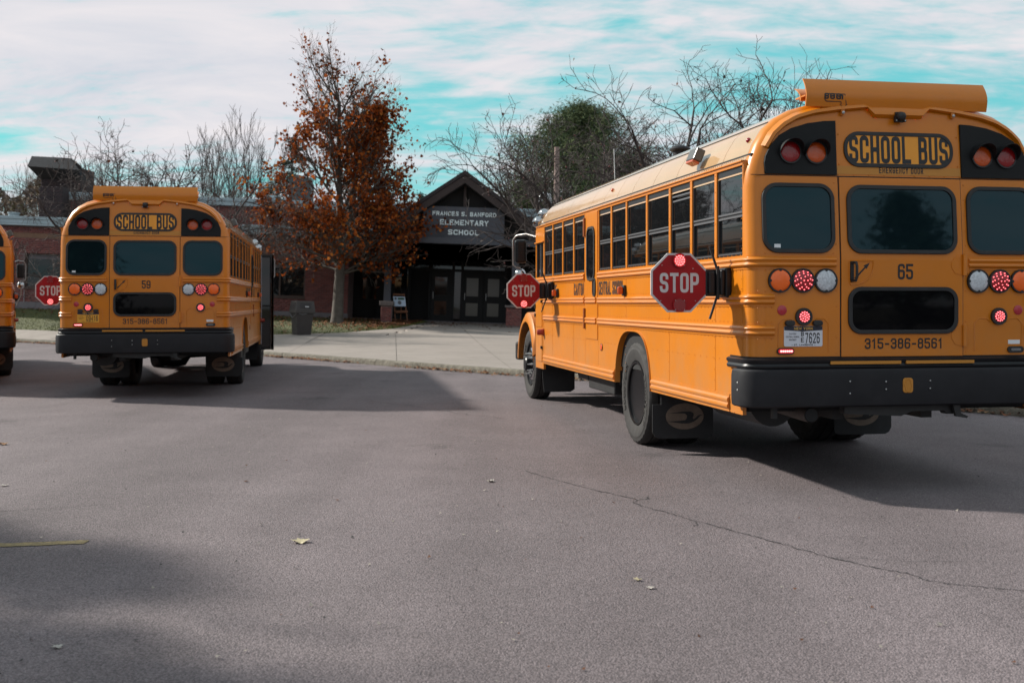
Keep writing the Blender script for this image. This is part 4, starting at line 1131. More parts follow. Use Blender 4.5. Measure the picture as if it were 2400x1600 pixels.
# ------------------------------------------------------------------ ground, road, pavement
def arr_mesh(name, V, Fq, mats, smooth=False, mi=None):
    me = bpy.data.meshes.new(name)
    V = np.asarray(V, dtype=np.float32); Fq = np.asarray(Fq, dtype=np.int32); k = Fq.shape[1]
    me.vertices.add(len(V)); me.vertices.foreach_set("co", V.ravel())
    me.loops.add(Fq.size); me.loops.foreach_set("vertex_index", Fq.ravel())
    me.polygons.add(len(Fq)); me.polygons.foreach_set("loop_start", np.arange(0, Fq.size, k, dtype=np.int32))
    for m in (mats if isinstance(mats, (list, tuple)) else [mats]): me.materials.append(m)
    if mi is not None: me.polygons.foreach_set("material_index", np.asarray(mi, dtype=np.int32))
    if smooth: me.polygons.foreach_set("use_smooth", np.ones(len(Fq), dtype=bool))
    me.update(calc_edges=True); me.validate()
    return me
def road_material():
    m = bpy.data.materials.new("worn_asphalt"); m.use_nodes = True; nt = m.node_tree; b = nt.nodes["Principled BSDF"]
    L = nt.links.new; N = nt.nodes.new
    t = N("ShaderNodeTexCoord")
    def noise(s, d=4, r=.6, sc=None):
        n = N("ShaderNodeTexNoise"); n.inputs["Scale"].default_value = s; n.inputs["Detail"].default_value = d; n.inputs["Roughness"].default_value = r
        if sc:
            mp = N("ShaderNodeMapping"); mp.inputs["Scale"].default_value = sc[0]; mp.inputs["Rotation"].default_value = (0, 0, sc[1]); L(t.outputs["Object"], mp.inputs[0]); L(mp.outputs[0], n.inputs["Vector"])
        else: L(t.outputs["Object"], n.inputs["Vector"])
        return n.outputs["Fac"]
    def mr(x, a, b_, c, d):
        n = N("ShaderNodeMapRange"); n.inputs[1].default_value = a; n.inputs[2].default_value = b_; n.inputs[3].default_value = c; n.inputs[4].default_value = d; L(x, n.inputs[0]); return n.outputs[0]
    def mul(a, b_):
        n = N("ShaderNodeMath"); n.operation = 'MULTIPLY'; L(a, n.inputs[0]); L(b_, n.inputs[1]); return n.outputs[0]
    grain = N("ShaderNodeTexVoronoi"); grain.inputs["Scale"].default_value = 118; grain.inputs["Randomness"].default_value = 1; L(t.outputs["Object"], grain.inputs["Vector"])
    sepc = N("ShaderNodeSeparateColor"); L(grain.outputs["Color"], sepc.inputs[0])
    stone = mr(sepc.outputs[0], 0, 1, .68, 1.34)
    gap_ = mr(grain.outputs["Distance"], .15, .75, 1.12, .55)
    big = mr(noise(.22, 3), .35, .65, .90, 1.08)
    mid = mr(noise(1.3, 6, .65), .3, .7, .90, 1.10)
    wear = mr(noise(.5, 5, .6, ((1, .16, 1), -.45)), .35, .65, .93, 1.07)
    k = mul(mul(mul(stone, gap_), mul(big, mid)), wear)
    tracks = mr(noise(.9, 3, .5, ((1, .05, 1), -.16)), .40, .62, .88, 1.06); k = mul(k, tracks)
    spots = N("ShaderNodeTexVoronoi"); spots.inputs["Scale"].default_value = .55; L(t.outputs["Object"], spots.inputs["Vector"])
    wob = N("ShaderNodeMath"); wob.operation = 'ADD'; L(spots.outputs["Distance"], wob.inputs[0]); L(mr(noise(5, 5, .6), .3, .7, -.10, .10), wob.inputs[1])
    k = mul(k, mr(wob.outputs[0], .02, .16, .72, 1.0))
    vm = N("ShaderNodeVectorMath"); vm.operation = 'SCALE'; vm.inputs[0].default_value = (.188, .156, .163); L(k, vm.inputs["Scale"])
    L(vm.outputs[0], b.inputs["Base Color"])
    b.inputs["Roughness"].default_value = .82; b.inputs["Specular IOR Level"].default_value = .3
    bp = N("ShaderNodeBump"); bp.inputs["Strength"].default_value = .7; bp.inputs["Distance"].default_value = .006
    L(mr(grain.outputs["Distance"], 0, .8, 1, 0), bp.inputs["Height"]); L(bp.outputs[0], b.inputs["Normal"])
    return m
ASPH = road_material()
# far ground
m = MB(); m.add([(-300, -300, -.06), (300, -300, -.06), (300, 400, -.06), (-300, 400, -.06)], [(0, 1, 2, 3)])
g = m.build("ground", mat("dry_grass_ground", (.085, .075, .045), .95, vary=(.4, .3))); kind(g, "structure")
# road sheet (slightly higher where bus 59 stands)
xs = np.concatenate([np.linspace(-60, -10, 11)[:-1], np.linspace(-10, 4, 36), np.linspace(4, 45, 9)[1:]]); ys = np.concatenate([np.linspace(-45, 9, 14)[:-1], np.linspace(9, 17, 25), np.linspace(17, 52, 9)[1:]])
V = [(x, y, road_h(x, y)) for y in ys for x in xs]; nx = len(xs)
Fq = [(j * nx + i, j * nx + i + 1, (j + 1) * nx + i + 1, (j + 1) * nx + i) for j in range(len(ys) - 1) for i in range(nx - 1)]
kind(link("road", arr_mesh("road", V, Fq, ASPH, True)), "structure")

CONC = mat("pale_concrete", (.235, .203, .180), .85, vary=(.7, .07), dirt=(3, (.15, .13, .115), .4), bump=(70, .25, .004))
GRAN = mat("rough_granite_kerb", (.165, .150, .120), .9, vary=(9, .35), dirt=(14, (.055, .047, .04), .7), bump=(26, .9, .03))
# kerb: granite stones laid end to end along the curve
kerb = bpy.data.objects.new("kerb", None); COL.objects.link(kerb); kind(kerb, "structure")
seg = [0]
fine = [_lerp(KERB, i / 400) for i in range(401)]
for a, b_ in zip(fine[:-1], fine[1:]): seg.append(seg[-1] + math.dist(a, b_))
def kerb_at(d):
    d = max(0, min(d, seg[-1] - 1e-6)); i = max(k for k in range(len(seg)) if seg[k] <= d); i = min(i, 399)
    f = (d - seg[i]) / max(seg[i + 1] - seg[i], 1e-9); p = Vector(fine[i]).lerp(Vector(fine[i + 1]), f)
    q = (Vector(fine[min(i + 3, 400)]) - Vector(fine[max(i - 3, 0)])).normalized()
    return p, q
rng = random.Random(5)
d = 3.0
while d < seg[-1] - 2:
    L = rng.uniform(1.7, 2.4); m = MB(); nseg = 8
    vs = []
    for i in range(nseg + 1):
        p, q = kerb_at(d + .008 + (L - .016) * i / nseg); nrm_ = Vector((q.y, -q.x))   # inland
        if nrm_.y < 0: nrm_ = -nrm_
        zb = road_h(p.x, p.y)
        def jit(a): return rng.uniform(-a, a)
        for off, z in ((-.012, -.02), (-.014, .035), (-.008, .085), (.006, .118), (.03, .126), (.15, .126), (.16, -.02)):
            jj = jit(.008) if z < .12 and off < .05 else 0
            vs.append((p.x + nrm_.x * (off + jj), p.y + nrm_.y * (off + jj), zb + z + jit(.002)))
    k = 7
    m.add(vs, [(i * k + j, i * k + j + 1, (i + 1) * k + j + 1, (i + 1) * k + j) for i in range(nseg) for j in range(k - 1)] + [tuple(range(k)), tuple(nseg * k + j for j in range(k - 1, -1, -1))])
    m.build("kerb_stone", GRAN, kerb, smooth=30)
    d += L
# pavement bed under the slabs, then slabs between the joints seen in the photo
def patch(name, t0f, t1f, v0, v1, mats, nu=14, nv=10, dz=0.0, off=.15):
    V = []; 
    for j in range(nv + 1):
        v = v0 + (v1 - v0) * j / nv
        for i in range(nu + 1):
            a, b_ = t0f(v), t1f(v)
            t = a + (b_ - a) * i / nu
            p = terrain(t, v); V.append((p[0], p[1], p[2] + dz))
    n1 = nu + 1
    return arr_mesh(name, V, [(j * n1 + i, j * n1 + i + 1, (j + 1) * n1 + i + 1, (j + 1) * n1 + i) for j in range(nv) for i in range(nu)], mats, True)
pave = link("pavement", patch("pavement", lambda v: 0.0, lambda v: .995, .006, 1.0, mat("pavement_bed", (.10, .085, .075), .95, vary=(3, .3)), 80, 24, -.022)); kind(pave, "structure")
def line(p, q):     # joint through two (t, v) points, as t of v
    A, Bq = terrain(*p), terrain(*q)
    def f(v):
        lo_, hi_ = 0.0, 1.0
        side = lambda t: (terrain(t, v)[0] - A[0]) * (Bq[1] - A[1]) - (terrain(t, v)[1] - A[1]) * (Bq[0] - A[0])
        for _ in range(30):
            m_ = (lo_ + hi_) / 2
            if side(m_) > 0: lo_ = m_
            else: hi_ = m_
        return lo_
    return f
J0 = line((.20, 0), (.30, 1)); J3 = line((.3758, .155), (.5267, .855)); J2 = line((.5033, .16), (.5983, .61)); J1 = line((.665, .1725), (.6783, .41))
LE = [(.61, .665), (.6558, .525), (.68, .4375), (.705, .36), (.75, .30), (.87, .245), (.8925, .25), (1.0, .24)]   # edge of the lawn
def lawn_v(t):
    if t < LE[0][0]: return 1.0 if t < .59 else .665 + (1 - .665) * (LE[0][0] - t) / (LE[0][0] - .59)
    for (a, va), (b_, vb) in zip(LE[:-1], LE[1:]):
        if a <= t <= b_: return va + (vb - va) * (t - a) / (b_ - a)
    return .23
gp = .0003
for a, b_ in ((lambda v: .04, J0), (J0, J3), (J3, J2), (J2, J1), (J1, lambda v: .80 - .02 * v), (lambda v: .80 - .02 * v, lambda v: .93 - .02 * v)):
    # each slab runs up to the lawn edge or to the school
    V = []; nu, nv = 20, 14
    for i in range(nu + 1):
        f = i / nu
        for j in range(nv + 1):
            v = .006 + (1 - .006) * j / nv
            for _ in range(2):
                tt = (a(v) + gp) * (1 - f) + (b_(v) - gp) * f
                vmax = lawn_v(tt) if tt > .59 else .99
                v = .006 + (vmax - .006) * j / nv
            p = terrain(tt, v); V.append(p)
    n1 = nv + 1
    sl = link("paving_slab", arr_mesh("paving_slab", V, [(i * n1 + j, (i + 1) * n1 + j, (i + 1) * n1 + j + 1, i * n1 + j + 1) for i in range(nu) for j in range(nv)], CONC, True), pave)
# lawn
V = []; nu, nv = 60, 10
for i in range(nu + 1):
    t = .596 + (.995 - .596) * i / nu
    for j in range(nv + 1):
        v = lawn_v(t) + (.985 - lawn_v(t)) * j / nv; p = terrain(t, min(v, .985)); V.append((p[0], p[1], p[2] + .012 * (j > 0)))
n1 = nv + 1
lawn = kind(link("lawn", arr_mesh("lawn", V, [(i * n1 + j, (i + 1) * n1 + j, (i + 1) * n1 + j + 1, i * n1 + j + 1) for i in range(nu) for j in range(nv)], mat("lawn_soil", (.065, .07, .024), .95, vary=(1.5, .3)), True)), "structure")
nrng = np.random.default_rng(3)
def blades(n):
    V = []; 
    t = nrng.uniform(.60, .99, n); u = nrng.uniform(0, 1, n)
    for tt, uu in zip(t, u):
        lv = lawn_v(tt); v = lv + (.97 - lv) * uu
        if v > 1: continue
        p = terrain(tt, v); a = nrng.uniform(0, 6.28); h = nrng.uniform(.03, .075); w = .012
        dx, dy = math.cos(a) * w, math.sin(a) * w; lx, ly = nrng.uniform(-.03, .03, 2)
        V += [(p[0] - dx, p[1] - dy, p[2]), (p[0] + dx, p[1] + dy, p[2]), (p[0] + lx, p[1] + ly, p[2] + h)]
    V = np.array(V); return V, np.arange(len(V)).reshape(-1, 3)
V, Fq = blades(26000)
GR = [mat("grass_blade", (.105, .125, .03), .8, spec=.2), mat("dry_grass_blade", (.16, .14, .045), .8, spec=.2), mat("dark_grass_blade", (.06, .085, .02), .8, spec=.2)]
gr = kind(link("grass", arr_mesh("grass", V, Fq, GR, mi=nrng.integers(0, 3, len(Fq)))), "stuff"); tag(gr, "short patchy green grass of the lawn before the school wall", "grass")
# fallen leaves: under the maple, on the lawn, along the kerb, a few on the pavement
LF = [mat("dry_leaf_brown", (.10, .042, .022), .8, spec=.2), mat("dry_leaf_rust", (.16, .055, .020), .8, spec=.2), mat("dry_leaf_tan", (.20, .11, .055), .8, spec=.2)]
def leaf_quads(P, s0, s1, flat=.35):
    n = len(P); P = np.asarray(P, float); V = np.zeros((n, 4, 3))
    a = nrng.uniform(0, 6.28, n); s = nrng.uniform(s0, s1, n); tilt = nrng.uniform(-flat, flat, (n, 2))
    for k, (u, v) in enumerate(((-.5, 0), (0, -.38), (.5, 0), (0, .38))):
        x = (u * np.cos(a) - v * np.sin(a)) * s; y = (u * np.sin(a) + v * np.cos(a)) * s
        V[:, k] = P + np.stack([x, y, x * tilt[:, 0] + y * tilt[:, 1] + (.22 * s if k in (0, 2) else 0)], 1)
    return V.reshape(-1, 3), np.arange(4 * n).reshape(-1, 4)
P = []
for _ in range(2600):
    t = nrng.uniform(.605, .76); lv = lawn_v(t); v = .965 - abs(nrng.normal(0, .40)) * (.965 - lv)
    if v < lv - .02: continue
    if t > .70 and nrng.uniform() > .45: continue
    p = terrain(t, v); P.append((p[0], p[1], p[2] + nrng.uniform(.02, .06)))
for _ in range(900):
    t = nrng.uniform(.80, .99); v = .975 - abs(nrng.normal(0, .17)) * .6
    p = terrain(t, v); P.append((p[0], p[1], p[2] + nrng.uniform(.02, .05)))
V, Fq = leaf_quads(P, .07, .14)
o = kind(link("lawn_leaves", arr_mesh("lawn_leaves", V, Fq, LF, mi=nrng.choice(3, len(Fq), p=[.5, .35, .15]))), "stuff"); tag(o, "brown fallen leaves strewn over the lawn below the orange maple", "leaves")
P = []
for _ in range(2100):
    dd = nrng.uniform(2, seg[-1] - 3); dens = .5 + .5 * math.sin(dd * .8) * math.sin(dd * .31 + 1)
    if nrng.uniform() > dens: continue
    p, q = kerb_at(dd); nn = Vector((q.y, -q.x)); nn = -nn if nn.y < 0 else nn
    off = -.03 - abs(nrng.normal(0, .09)); P.append((p.x + nn.x * off, p.y + nn.y * off, road_h(p.x, p.y) + nrng.uniform(.008, .04)))
V, Fq = leaf_quads(P, .05, .11)
o = kind(link("gutter_leaves", arr_mesh("gutter_leaves", V, Fq, LF, mi=nrng.choice(3, len(Fq), p=[.45, .33, .22]))), "stuff"); tag(o, "drift of dry brown leaves lying along the foot of the granite kerb", "leaves")
P = []
for _ in range(150):
    t = nrng.uniform(.42, .64); v = 1 - abs(nrng.normal(0, .13)) - .02
    if v > .97 or (t > .59 and v > lawn_v(t)): continue
    p = terrain(t, v); P.append((p[0], p[1], p[2] + .012))
V, Fq = leaf_quads(P, .07, .14, .2)
o = kind(link("pavement_leaves", arr_mesh("pavement_leaves", V, Fq, LF, mi=nrng.choice(3, len(Fq), p=[.7, .25, .05]))), "stuff"); tag(o, "scattered dark leaves on the concrete before the school entrance", "leaves")
# cracks in the asphalt and the worn yellow line
def ribbon(name, pts, w, z, mats, seed, jitter=.006, lab=None, sub=9):
    rg = random.Random(seed); m = MB(); P = []
    for a, b_ in zip(pts[:-1], pts[1:]):
        for k in range(sub):
            f = k / sub; P.append(Vector(a).lerp(Vector(b_), f) + Vector((rg.gauss(0, jitter), rg.gauss(0, jitter))))
    P.append(Vector(pts[-1])); vs = []
    for i, p in enumerate(P):
        d_ = (P[min(i + 1, len(P) - 1)] - P[max(i - 1, 0)]).normalized(); q = Vector((-d_.y, d_.x)); ww = w * rg.uniform(.25, 1.0) / 2
        if i in (0, len(P) - 1): ww *= .2
        vs += [(p.x + q.x * ww, p.y + q.y * ww, z + road_h(p.x, p.y)), (p.x - q.x * ww, p.y - q.y * ww, z + road_h(p.x, p.y))]
    m.add(vs, [(2 * i, 2 * i + 1, 2 * i + 3, 2 * i + 2) for i in range(len(P) - 1)])
    return kind(m.build(name, mats), "structure")
CRK = mat("crack_dark", (.022, .020, .022), .95)
main = [(0.102, 9.611), (0.311, 9.146), (0.647, 8.567), (0.907, 8.186), (0.866, 8.023), (1.046, 7.696), (1.178, 7.425), (1.425, 6.986), (1.625, 6.62), (1.787, 6.311), (1.945, 6.099), (2.088, 5.944), (2.141, 5.79), (2.288, 5.70), (2.538, 5.602), (3.2, 5.3)]
ribbon("road_crack", main, .013, .004, CRK, 1, .008)
ribbon("road_crack", [(.907, 8.186), (.99, 8.22), (1.0, 8.30)], .012, .004, CRK, 2)
ribbon("road_crack", [(1.178, 7.425), (1.20, 7.30), (1.17, 7.22)], .008, .004, CRK, 3)
ribbon("road_crack", [(-3.6, 7.7), (-3.1, 7.86), (-2.85, 8.0)], .010, .004, CRK, 4)
ribbon("road_crack", [(-2.6, 17.0), (-1.4, 15.6), (-.6, 14.4), (-.1, 13.9)], .014, .004, CRK, 5, .02)
ribbon("road_crack", [(1.787, 6.311), (1.9, 6.33), (2.1, 6.25), (2.5, 6.22)], .006, .004, CRK, 6)
m = MB(); rg = random.Random(8); vs = []; x = -3.9; pts = []
while x < -2.53:
    pts.append(x); x += .035
for x in pts:
    f = (x + 3.011) / .479; yc = 6.643 + .095 * f
    vs += [(x, yc - .05 + rg.uniform(-.008, .008), .004), (x, yc + .05 + rg.uniform(-.008, .008), .004)]
m.add(vs, [(2 * i, 2 * i + 2, 2 * i + 3, 2 * i + 1) for i in range(len(pts) - 1)])
kind(m.build("road_marking", mat("worn_yellow_paint", (.20, .15, .065), .85, vary=(30, .35), dirt=(40, (.10, .088, .086), .85), bump=(90, .6, .005))), "structure")
P = nrng.uniform((-7, 4, .004), (7, 20, .009), (900, 3)); P[:, 1] = 4 + 16 * nrng.uniform(0, 1, 900) ** 1.6
V, Fq = leaf_quads(P, .008, .028, .4)
kind(tag(link("road_grit", arr_mesh("road_grit", V, Fq, [mat("grit_pale", (.26, .23, .20), .9), mat("grit_dark", (.03, .028, .028), .9), LF[0]], mi=nrng.choice(3, len(Fq), p=[.45, .35, .2]))), "grit and leaf crumbs scattered over the asphalt", "grit"), "stuff")
# single leaves on the asphalt in front
def lobed_leaf(name, x, y, s, rz, m_, label, curl=.25):
    star = [(0, .52), (.10, .30), (.30, .38), (.24, .18), (.50, .14), (.34, -.02), (.40, -.22), (.14, -.20), (.03, -.30), (.02, -.55), (-.02, -.55), (-.03, -.30), (-.14, -.20), (-.40, -.22), (-.34, -.02), (-.50, .14), (-.24, .18), (-.30, .38), (-.10, .30)]
    mb = MB(); c = math.cos(rz); q = math.sin(rz)
    pts = [(0, 0)] + star; vs = []
    for px, py in pts:
        r2 = px * px + py * py
        vs.append(((px * c - py * q) * s, (px * q + py * c) * s, .006 + s * curl * (r2 + .35 * abs(px) + .15 * math.sin(9 * px + 5 * py))))
    n = len(star); mb.add(vs, [(0, 1 + i, 1 + (i + 1) % n) for i in range(n)])
    o = mb.build(name, m_, smooth=80); o.location = (x, y, road_h(x, y)); tag(o, label, "leaf", "leaves lying on the asphalt")
    return o
LY = mat("pale_yellow_leaf", (.36, .31, .19), .6, vary=(30, .2)); LG_ = mat("pale_grey_leaf", (.34, .31, .28), .6, vary=(30, .2))
lobed_leaf("fallen_leaf", -1.257, 6.72, .125, .5, LY, "large yellow maple leaf curled on the asphalt, left of the middle", .32)
lobed_leaf("fallen_leaf", -.166, 8.99, .085, 1.4, LG_, "small pale leaf alone on the asphalt, in line with the front stop sign", .40)
lobed_leaf("fallen_leaf", .647, 5.81, .055, 2.2, LY, "small tan leaf, upper of the close pair below the bus 65 mud flap", .30)
lobed_leaf("fallen_leaf", .69, 5.64, .050, .2, LG_, "small whitish leaf, lower of the close pair below the bus 65 mud flap", .30)
lobed_leaf("fallen_leaf", -1.878, 4.67, .055, 1.1, LG_, "grey leaf in the dark shade at the lower left of the road", .35)
lobed_leaf("fallen_leaf", -5.10, 11.33, .12, .9, LF[2], "brown leaf by the left photo edge, level with bus 65 wheels", .4)
lobed_leaf("fallen_leaf", -3.95, 8.79, .075, 2.9, LG_, "pale scrap of leaf at the left photo edge above the yellow line", .3)
lobed_leaf("fallen_leaf", -2.116, 8.99, .045, 2.0, LF[0], "tiny dark leaf on the sunlit asphalt between bus 59 and the yellow leaf", .3)
lobed_leaf("fallen_leaf", -1.258, 8.143, .035, .4, LF[0], "black speck of a leaf on the asphalt behind the yellow maple leaf", .3)

# ------------------------------------------------------------------ school
SY = 47.0
school = thing("school_building", "low red brick school with dark gabled entrance under the school name sign", "school", (-1.952, SY, .578))
school.rotation_euler = (0, .037, 0)
_c, _s = math.cos(.037), math.sin(.037)
def bl(px, py, y=0.0):
    """photo position on the vertical plane y behind the main wall, in the school's own axes"""
    k = 2648 / (SY + y); dx = (px - 1200) / k + 1.952; dz = 1.43 - (py - 708) / k - .578
    return dx * _c - dz * _s, dx * _s + dz * _c
MORT = mat("brick_mortar", (.17, .12, .115), .95, vary=(5, .15))
BRK = [mat("brick_a", (.200, .068, .062), .85, vary=(14, .15)), mat("brick_b", (.230, .080, .070), .85, vary=(14, .15)), mat("brick_c", (.160, .058, .056), .85, vary=(14, .15)), mat("brick_d", (.210, .086, .076), .85, vary=(14, .15))]
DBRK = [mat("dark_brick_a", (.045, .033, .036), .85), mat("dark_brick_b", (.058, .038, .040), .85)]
BROWN = mat("dark_brown_timber", (.040, .026, .024), .7, vary=(8, .2))
BROWN2 = mat("brown_fascia", (.085, .045, .034), .7, vary=(6, .2))
SLATE = mat("slate_grey_panel", (.060, .064, .080), .6, vary=(2, .1))
TAN = mat("tan_panel", (.20, .115, .075), .8, vary=(4, .15))
PLINTH = mat("grey_plinth_concrete", (.17, .155, .165), .9, vary=(3, .15))
METAL = mat("pale_blue_metal_coping", (.33, .42, .46), .45, vary=(1.5, .12), dirt=(5, (.2, .2, .22), .3))
BFRAME = mat("brown_window_frame", (.070, .042, .034), .5)
WGL = mat("school_window_glass", (.010, .011, .012), .04, spec=.5, bump=(.9, .06, .03))
BFR2 = mat("dark_door_frame", (.006, .007, .008), .5, spec=.25)
PALE = mat("pale_door_pane", (.085, .082, .068), .4, coat=.3)  # even pale khaki colour given to the door panes
rb = random.Random(21)
singles = [0]
bmesh_cache = {}
def brick_mesh(k, w=.203, mats=BRK):
    key = (k, round(w, 3), id(mats))
    if key not in bmesh_cache:
        m = MB(); h = .034
        m.add([(-w / 2, 0, -h), (w / 2, 0, -h), (w / 2, 0, h), (-w / 2, 0, h), (-w / 2 + .006, -.014, -h + .005), (w / 2 - .006, -.014, -h + .005), (w / 2 - .006, -.014, h - .005), (-w / 2 + .006, -.014, h - .005)],
              [(4, 5, 6, 7), (0, 1, 5, 4), (1, 2, 6, 5), (2, 3, 7, 6), (3, 0, 4, 7)])
        bmesh_cache[key] = m.mesh("brick", mats[k % len(mats)])
    return bmesh_cache[key]
def bricks(x0, x1, z0, z1, y, holes=(), parent=None, single=False, mats=BRK, acc=None, mass_name="brickwork"):
    """running bond on the plane y; single bricks as objects, the others joined"""
    H = .0775; Wd = .213
    V = [] ; F_ = []; M = []
    nr = int((z1 - z0) / H)
    for r in range(nr):
        z = z0 + H * (r + .5); x = x0 + (Wd / 2 if r % 2 else 0) + Wd / 2 - Wd / 2
        x = x0 + (0 if r % 2 else -Wd / 2)
        while x < x1:
            a, b_ = max(x, x0), min(x + .203, x1); x += Wd
            if b_ - a < .05: continue
            cx = (a + b_) / 2
            if any(h[0] - .01 < b_ and a < h[1] + .01 and h[2] - .03 < z < h[3] + .03 for h in holes):
                continue
            k = rb.choices(range(len(mats)), [4, 3, 3, 2][:len(mats)])[0]
            if single and singles[0] < 290 and abs(b_ - a - .203) < .01:
                singles[0] += 1
                o = link("brick", brick_mesh(k, .203, mats), parent); o.location = (cx, y + rb.uniform(-.003, .002), z)
                continue
            w = b_ - a; h = .034; yy = y + rb.uniform(-.003, .002); i = len(V)
            V += [(a, yy, z - h), (b_, yy, z - h), (b_, yy, z + h), (a, yy, z + h), (a + .006, yy - .014, z - h + .005), (b_ - .006, yy - .014, z - h + .005), (b_ - .006, yy - .014, z + h - .005), (a + .006, yy - .014, z + h - .005)]
            F_ += [(i + 4, i + 5, i + 6, i + 7), (i, i + 1, i + 5, i + 4), (i + 1, i + 2, i + 6, i + 5), (i + 2, i + 3, i + 7, i + 6), (i + 3, i, i + 4, i + 7)]; M += [k] * 5
    if V:
        kind(link(mass_name, arr_mesh(mass_name, V, F_, list(mats), mi=M), parent), "stuff")
def sbox(name, x0, x1, y0, y1, z0, z1, m_, parent=school, bevel=0, label=None):
    m = MB(); m.box(x0, x1, y0, y1, z0, z1); return m.build(name, m_, parent, bevel=bevel, label=label)
# main low wall, left of the entrance
XL, XR = -22.0, bl(815, 700)[0]
z_pl = .20; z_cop0 = bl(600, 549)[1]; z_cop1 = bl(600, 528)[1]; z_lin0 = bl(620, 578)[1]; z_lin1 = bl(620, 566)[1]
wx0, wz1 = bl(635, 614); wx1, wz0 = bl(714, 698)
lx0, lz1 = bl(59, 591); lx1, lz0 = bl(143, 678); lx1 = lx0 + 4.2
wins = [(wx0 - 1.9, wx1, wz0, wz1), (lx0, lx1, wz0, wz1)]
def wall_cells(x0, x1, z0, z1, holes):
    xs = sorted({x0, x1, *[h[0] for h in holes], *[h[1] for h in holes]}); out_ = []
    for a, b_ in zip(xs[:-1], xs[1:]):
        hs = [h for h in holes if h[0] <= a and h[1] >= b_]
        if not hs: out_.append((a, b_, z0, z1))
        else:
            h = hs[0]
            if h[2] > z0: out_.append((a, b_, z0, h[2]))
            if h[3] < z1: out_.append((a, b_, h[3], z1))
    return out_
m = MB()
for a, b_, c, d_ in wall_cells(XL, XR, 0, z_lin0, wins): m.box(a, b_, 0, .3, c, d_)
m.box(XL, XR, 0, .3, z_lin1, z_cop0); m.box(XR - .3, XR, .3, 3.5, 0, z_cop0)
wall = m.build("front_wall", MORT, school)
bricks(wx1 + .002, XR, z_pl, z_lin0, 0, (), wall, single=True)
bricks(XL, wx1, z_pl, z_lin0, 0, wins, wall)
bricks(XL, XR, z_lin1, z_cop0, 0, (), wall)
sbox("plinth", XL, XR + .02, -.05, 0, -1.4, z_pl, PLINTH)
sbox("lintel_band", XL, XR, -.02, .28, z_lin0, z_lin1, TAN, bevel=.01)
m = MB(); m.box(XL, XR + 2, -.30, .3, z_cop0, z_cop0 + .26); m.box(XL, XR + 2, -.34, .1, z_cop0 + .26, z_cop1); m.box(XL, XR + 2, -.315, -.30, z_cop0 + .10, z_cop0 + .125)
m.build("roof_fascia", METAL, school, bevel=.01)
sbox("flat_roof", XL, 14, .1, 7, z_cop1 - .06, z_cop1 - .02, mat("roof_membrane", (.12, .12, .125), .9))
# windows
for (a, b_, c, d_), mull in zip(wins, ((655, 613), (0, 0))):
    if a < -15: cuts = [a, a + .12 + 1.45, a + 1.7, a + 2.9, b_]
    else: cuts = [a, a + 1.0, wx0 + .38, b_]
    m = MB(); f = .07
    m.box(a, b_, .10, .18, c, c + f); m.box(a, b_, .10, .18, d_ - f, d_)
    for x in cuts: m.box(min(max(x - f / 2, a), b_ - f), min(max(x - f / 2, a), b_ - f) + f, .09, .175, c + f, d_ - f)
    m.box(a - .02, b_ + .02, -.04, .12, c - .06, c)
    wf = m.build("window", BFRAME, school, bevel=.006)
    for x0, x1 in zip(cuts[:-1], cuts[1:]):
        m = MB(); m.box(x0 + f / 2, x1 - f / 2, .14, .15, c + f, d_ - f); m.build("pane", WGL, wf)
    m = MB(); m.box(a + .12, b_ - .3, .128, .138, d_ - f - .16, d_ - f - .02); m.build("blind", mat("grey_blind", (.12, .11, .12), .7), wf)
    m = MB(); m.box(a + .3, b_, .20, .22, c, d_); m.build("window_back", DARK, wf)
m = MB(); dxp = bl(62, 640)[0] + .06; m.tube([(lx0 + .04, -.05, wz0 - .1), (lx0 + .04, -.05, .15)], .025, 8); m.build("downpipe", mat("pale_pipe", (.26, .22, .23), .6), school)
# wall right of the entrance, mostly behind bus 65
RX0 = bl(1092, 402.4, -2.5)[0] + 4.2
rwl = sbox("side_wall", RX0, 16, .8, 7, -1.4, z_cop0, MORT)
bricks(RX0, 16, .0, z_cop0, .8, (), rwl)
sbox("roof_fascia", RX0 - .05, 16.1, .5, 7.2, z_cop0, z_cop1, METAL, bevel=.01)
# upper block set back on the roof
UY = 6.0
ux0 = bl(147, 470, UY)[0]; uz0 = z_cop1 - .5; uzc0 = bl(500, 481, UY)[1]; uzc1 = bl(500, 463.5, UY)[1]
upper = sbox("upper_wall", ux0, 16, UY, UY + 5, uz0, uzc0, MORT)
bricks(ux0, 2.5, uz0 + .3, uzc0, UY, (), upper)
m = MB(); m.box(ux0 - .05, 16.1, UY - .22, UY + 5.2, uzc0, uzc0 + .2); m.box(ux0 - .07, 16.15, UY - .27, UY + 5.2, uzc0 + .2, uzc1); m.build("roof_fascia", METAL, school, bevel=.01)
# chimney tower with hipped cap
CY_ = 8.5
cx0, cz1 = bl(97.5, 395, CY_); cx1 = bl(172, 420, CY_)[0]; cx2 = bl(190, 420, CY_)[0]
m = MB(); m.box(cx0, cx2 - .02, CY_, CY_ + 1.8, 2.0, cz1 + .1)
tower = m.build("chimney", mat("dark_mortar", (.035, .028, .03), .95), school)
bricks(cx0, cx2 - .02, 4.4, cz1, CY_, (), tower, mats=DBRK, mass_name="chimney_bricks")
hx0, hz0 = bl(67.9, 389.4, CY_ - .8); tx0, tz = bl(79.4, 367.5, CY_ - .2); px_, pz = bl(128.7, 365, CY_); tx1, tz1 = bl(180, 373, CY_); y0, y1 = CY_ - 1.0, CY_ + 2.6; hx1, hz1 = bl(214.8, 399, y1)
hz1 = hz0 = hz0 - .02
bot = [(hx0, y0, hz0), (bl(186, 400, y0)[0], y0, hz0 - .1), (hx1, y1, hz0), (hx0 + 1.4, y1, hz0)]
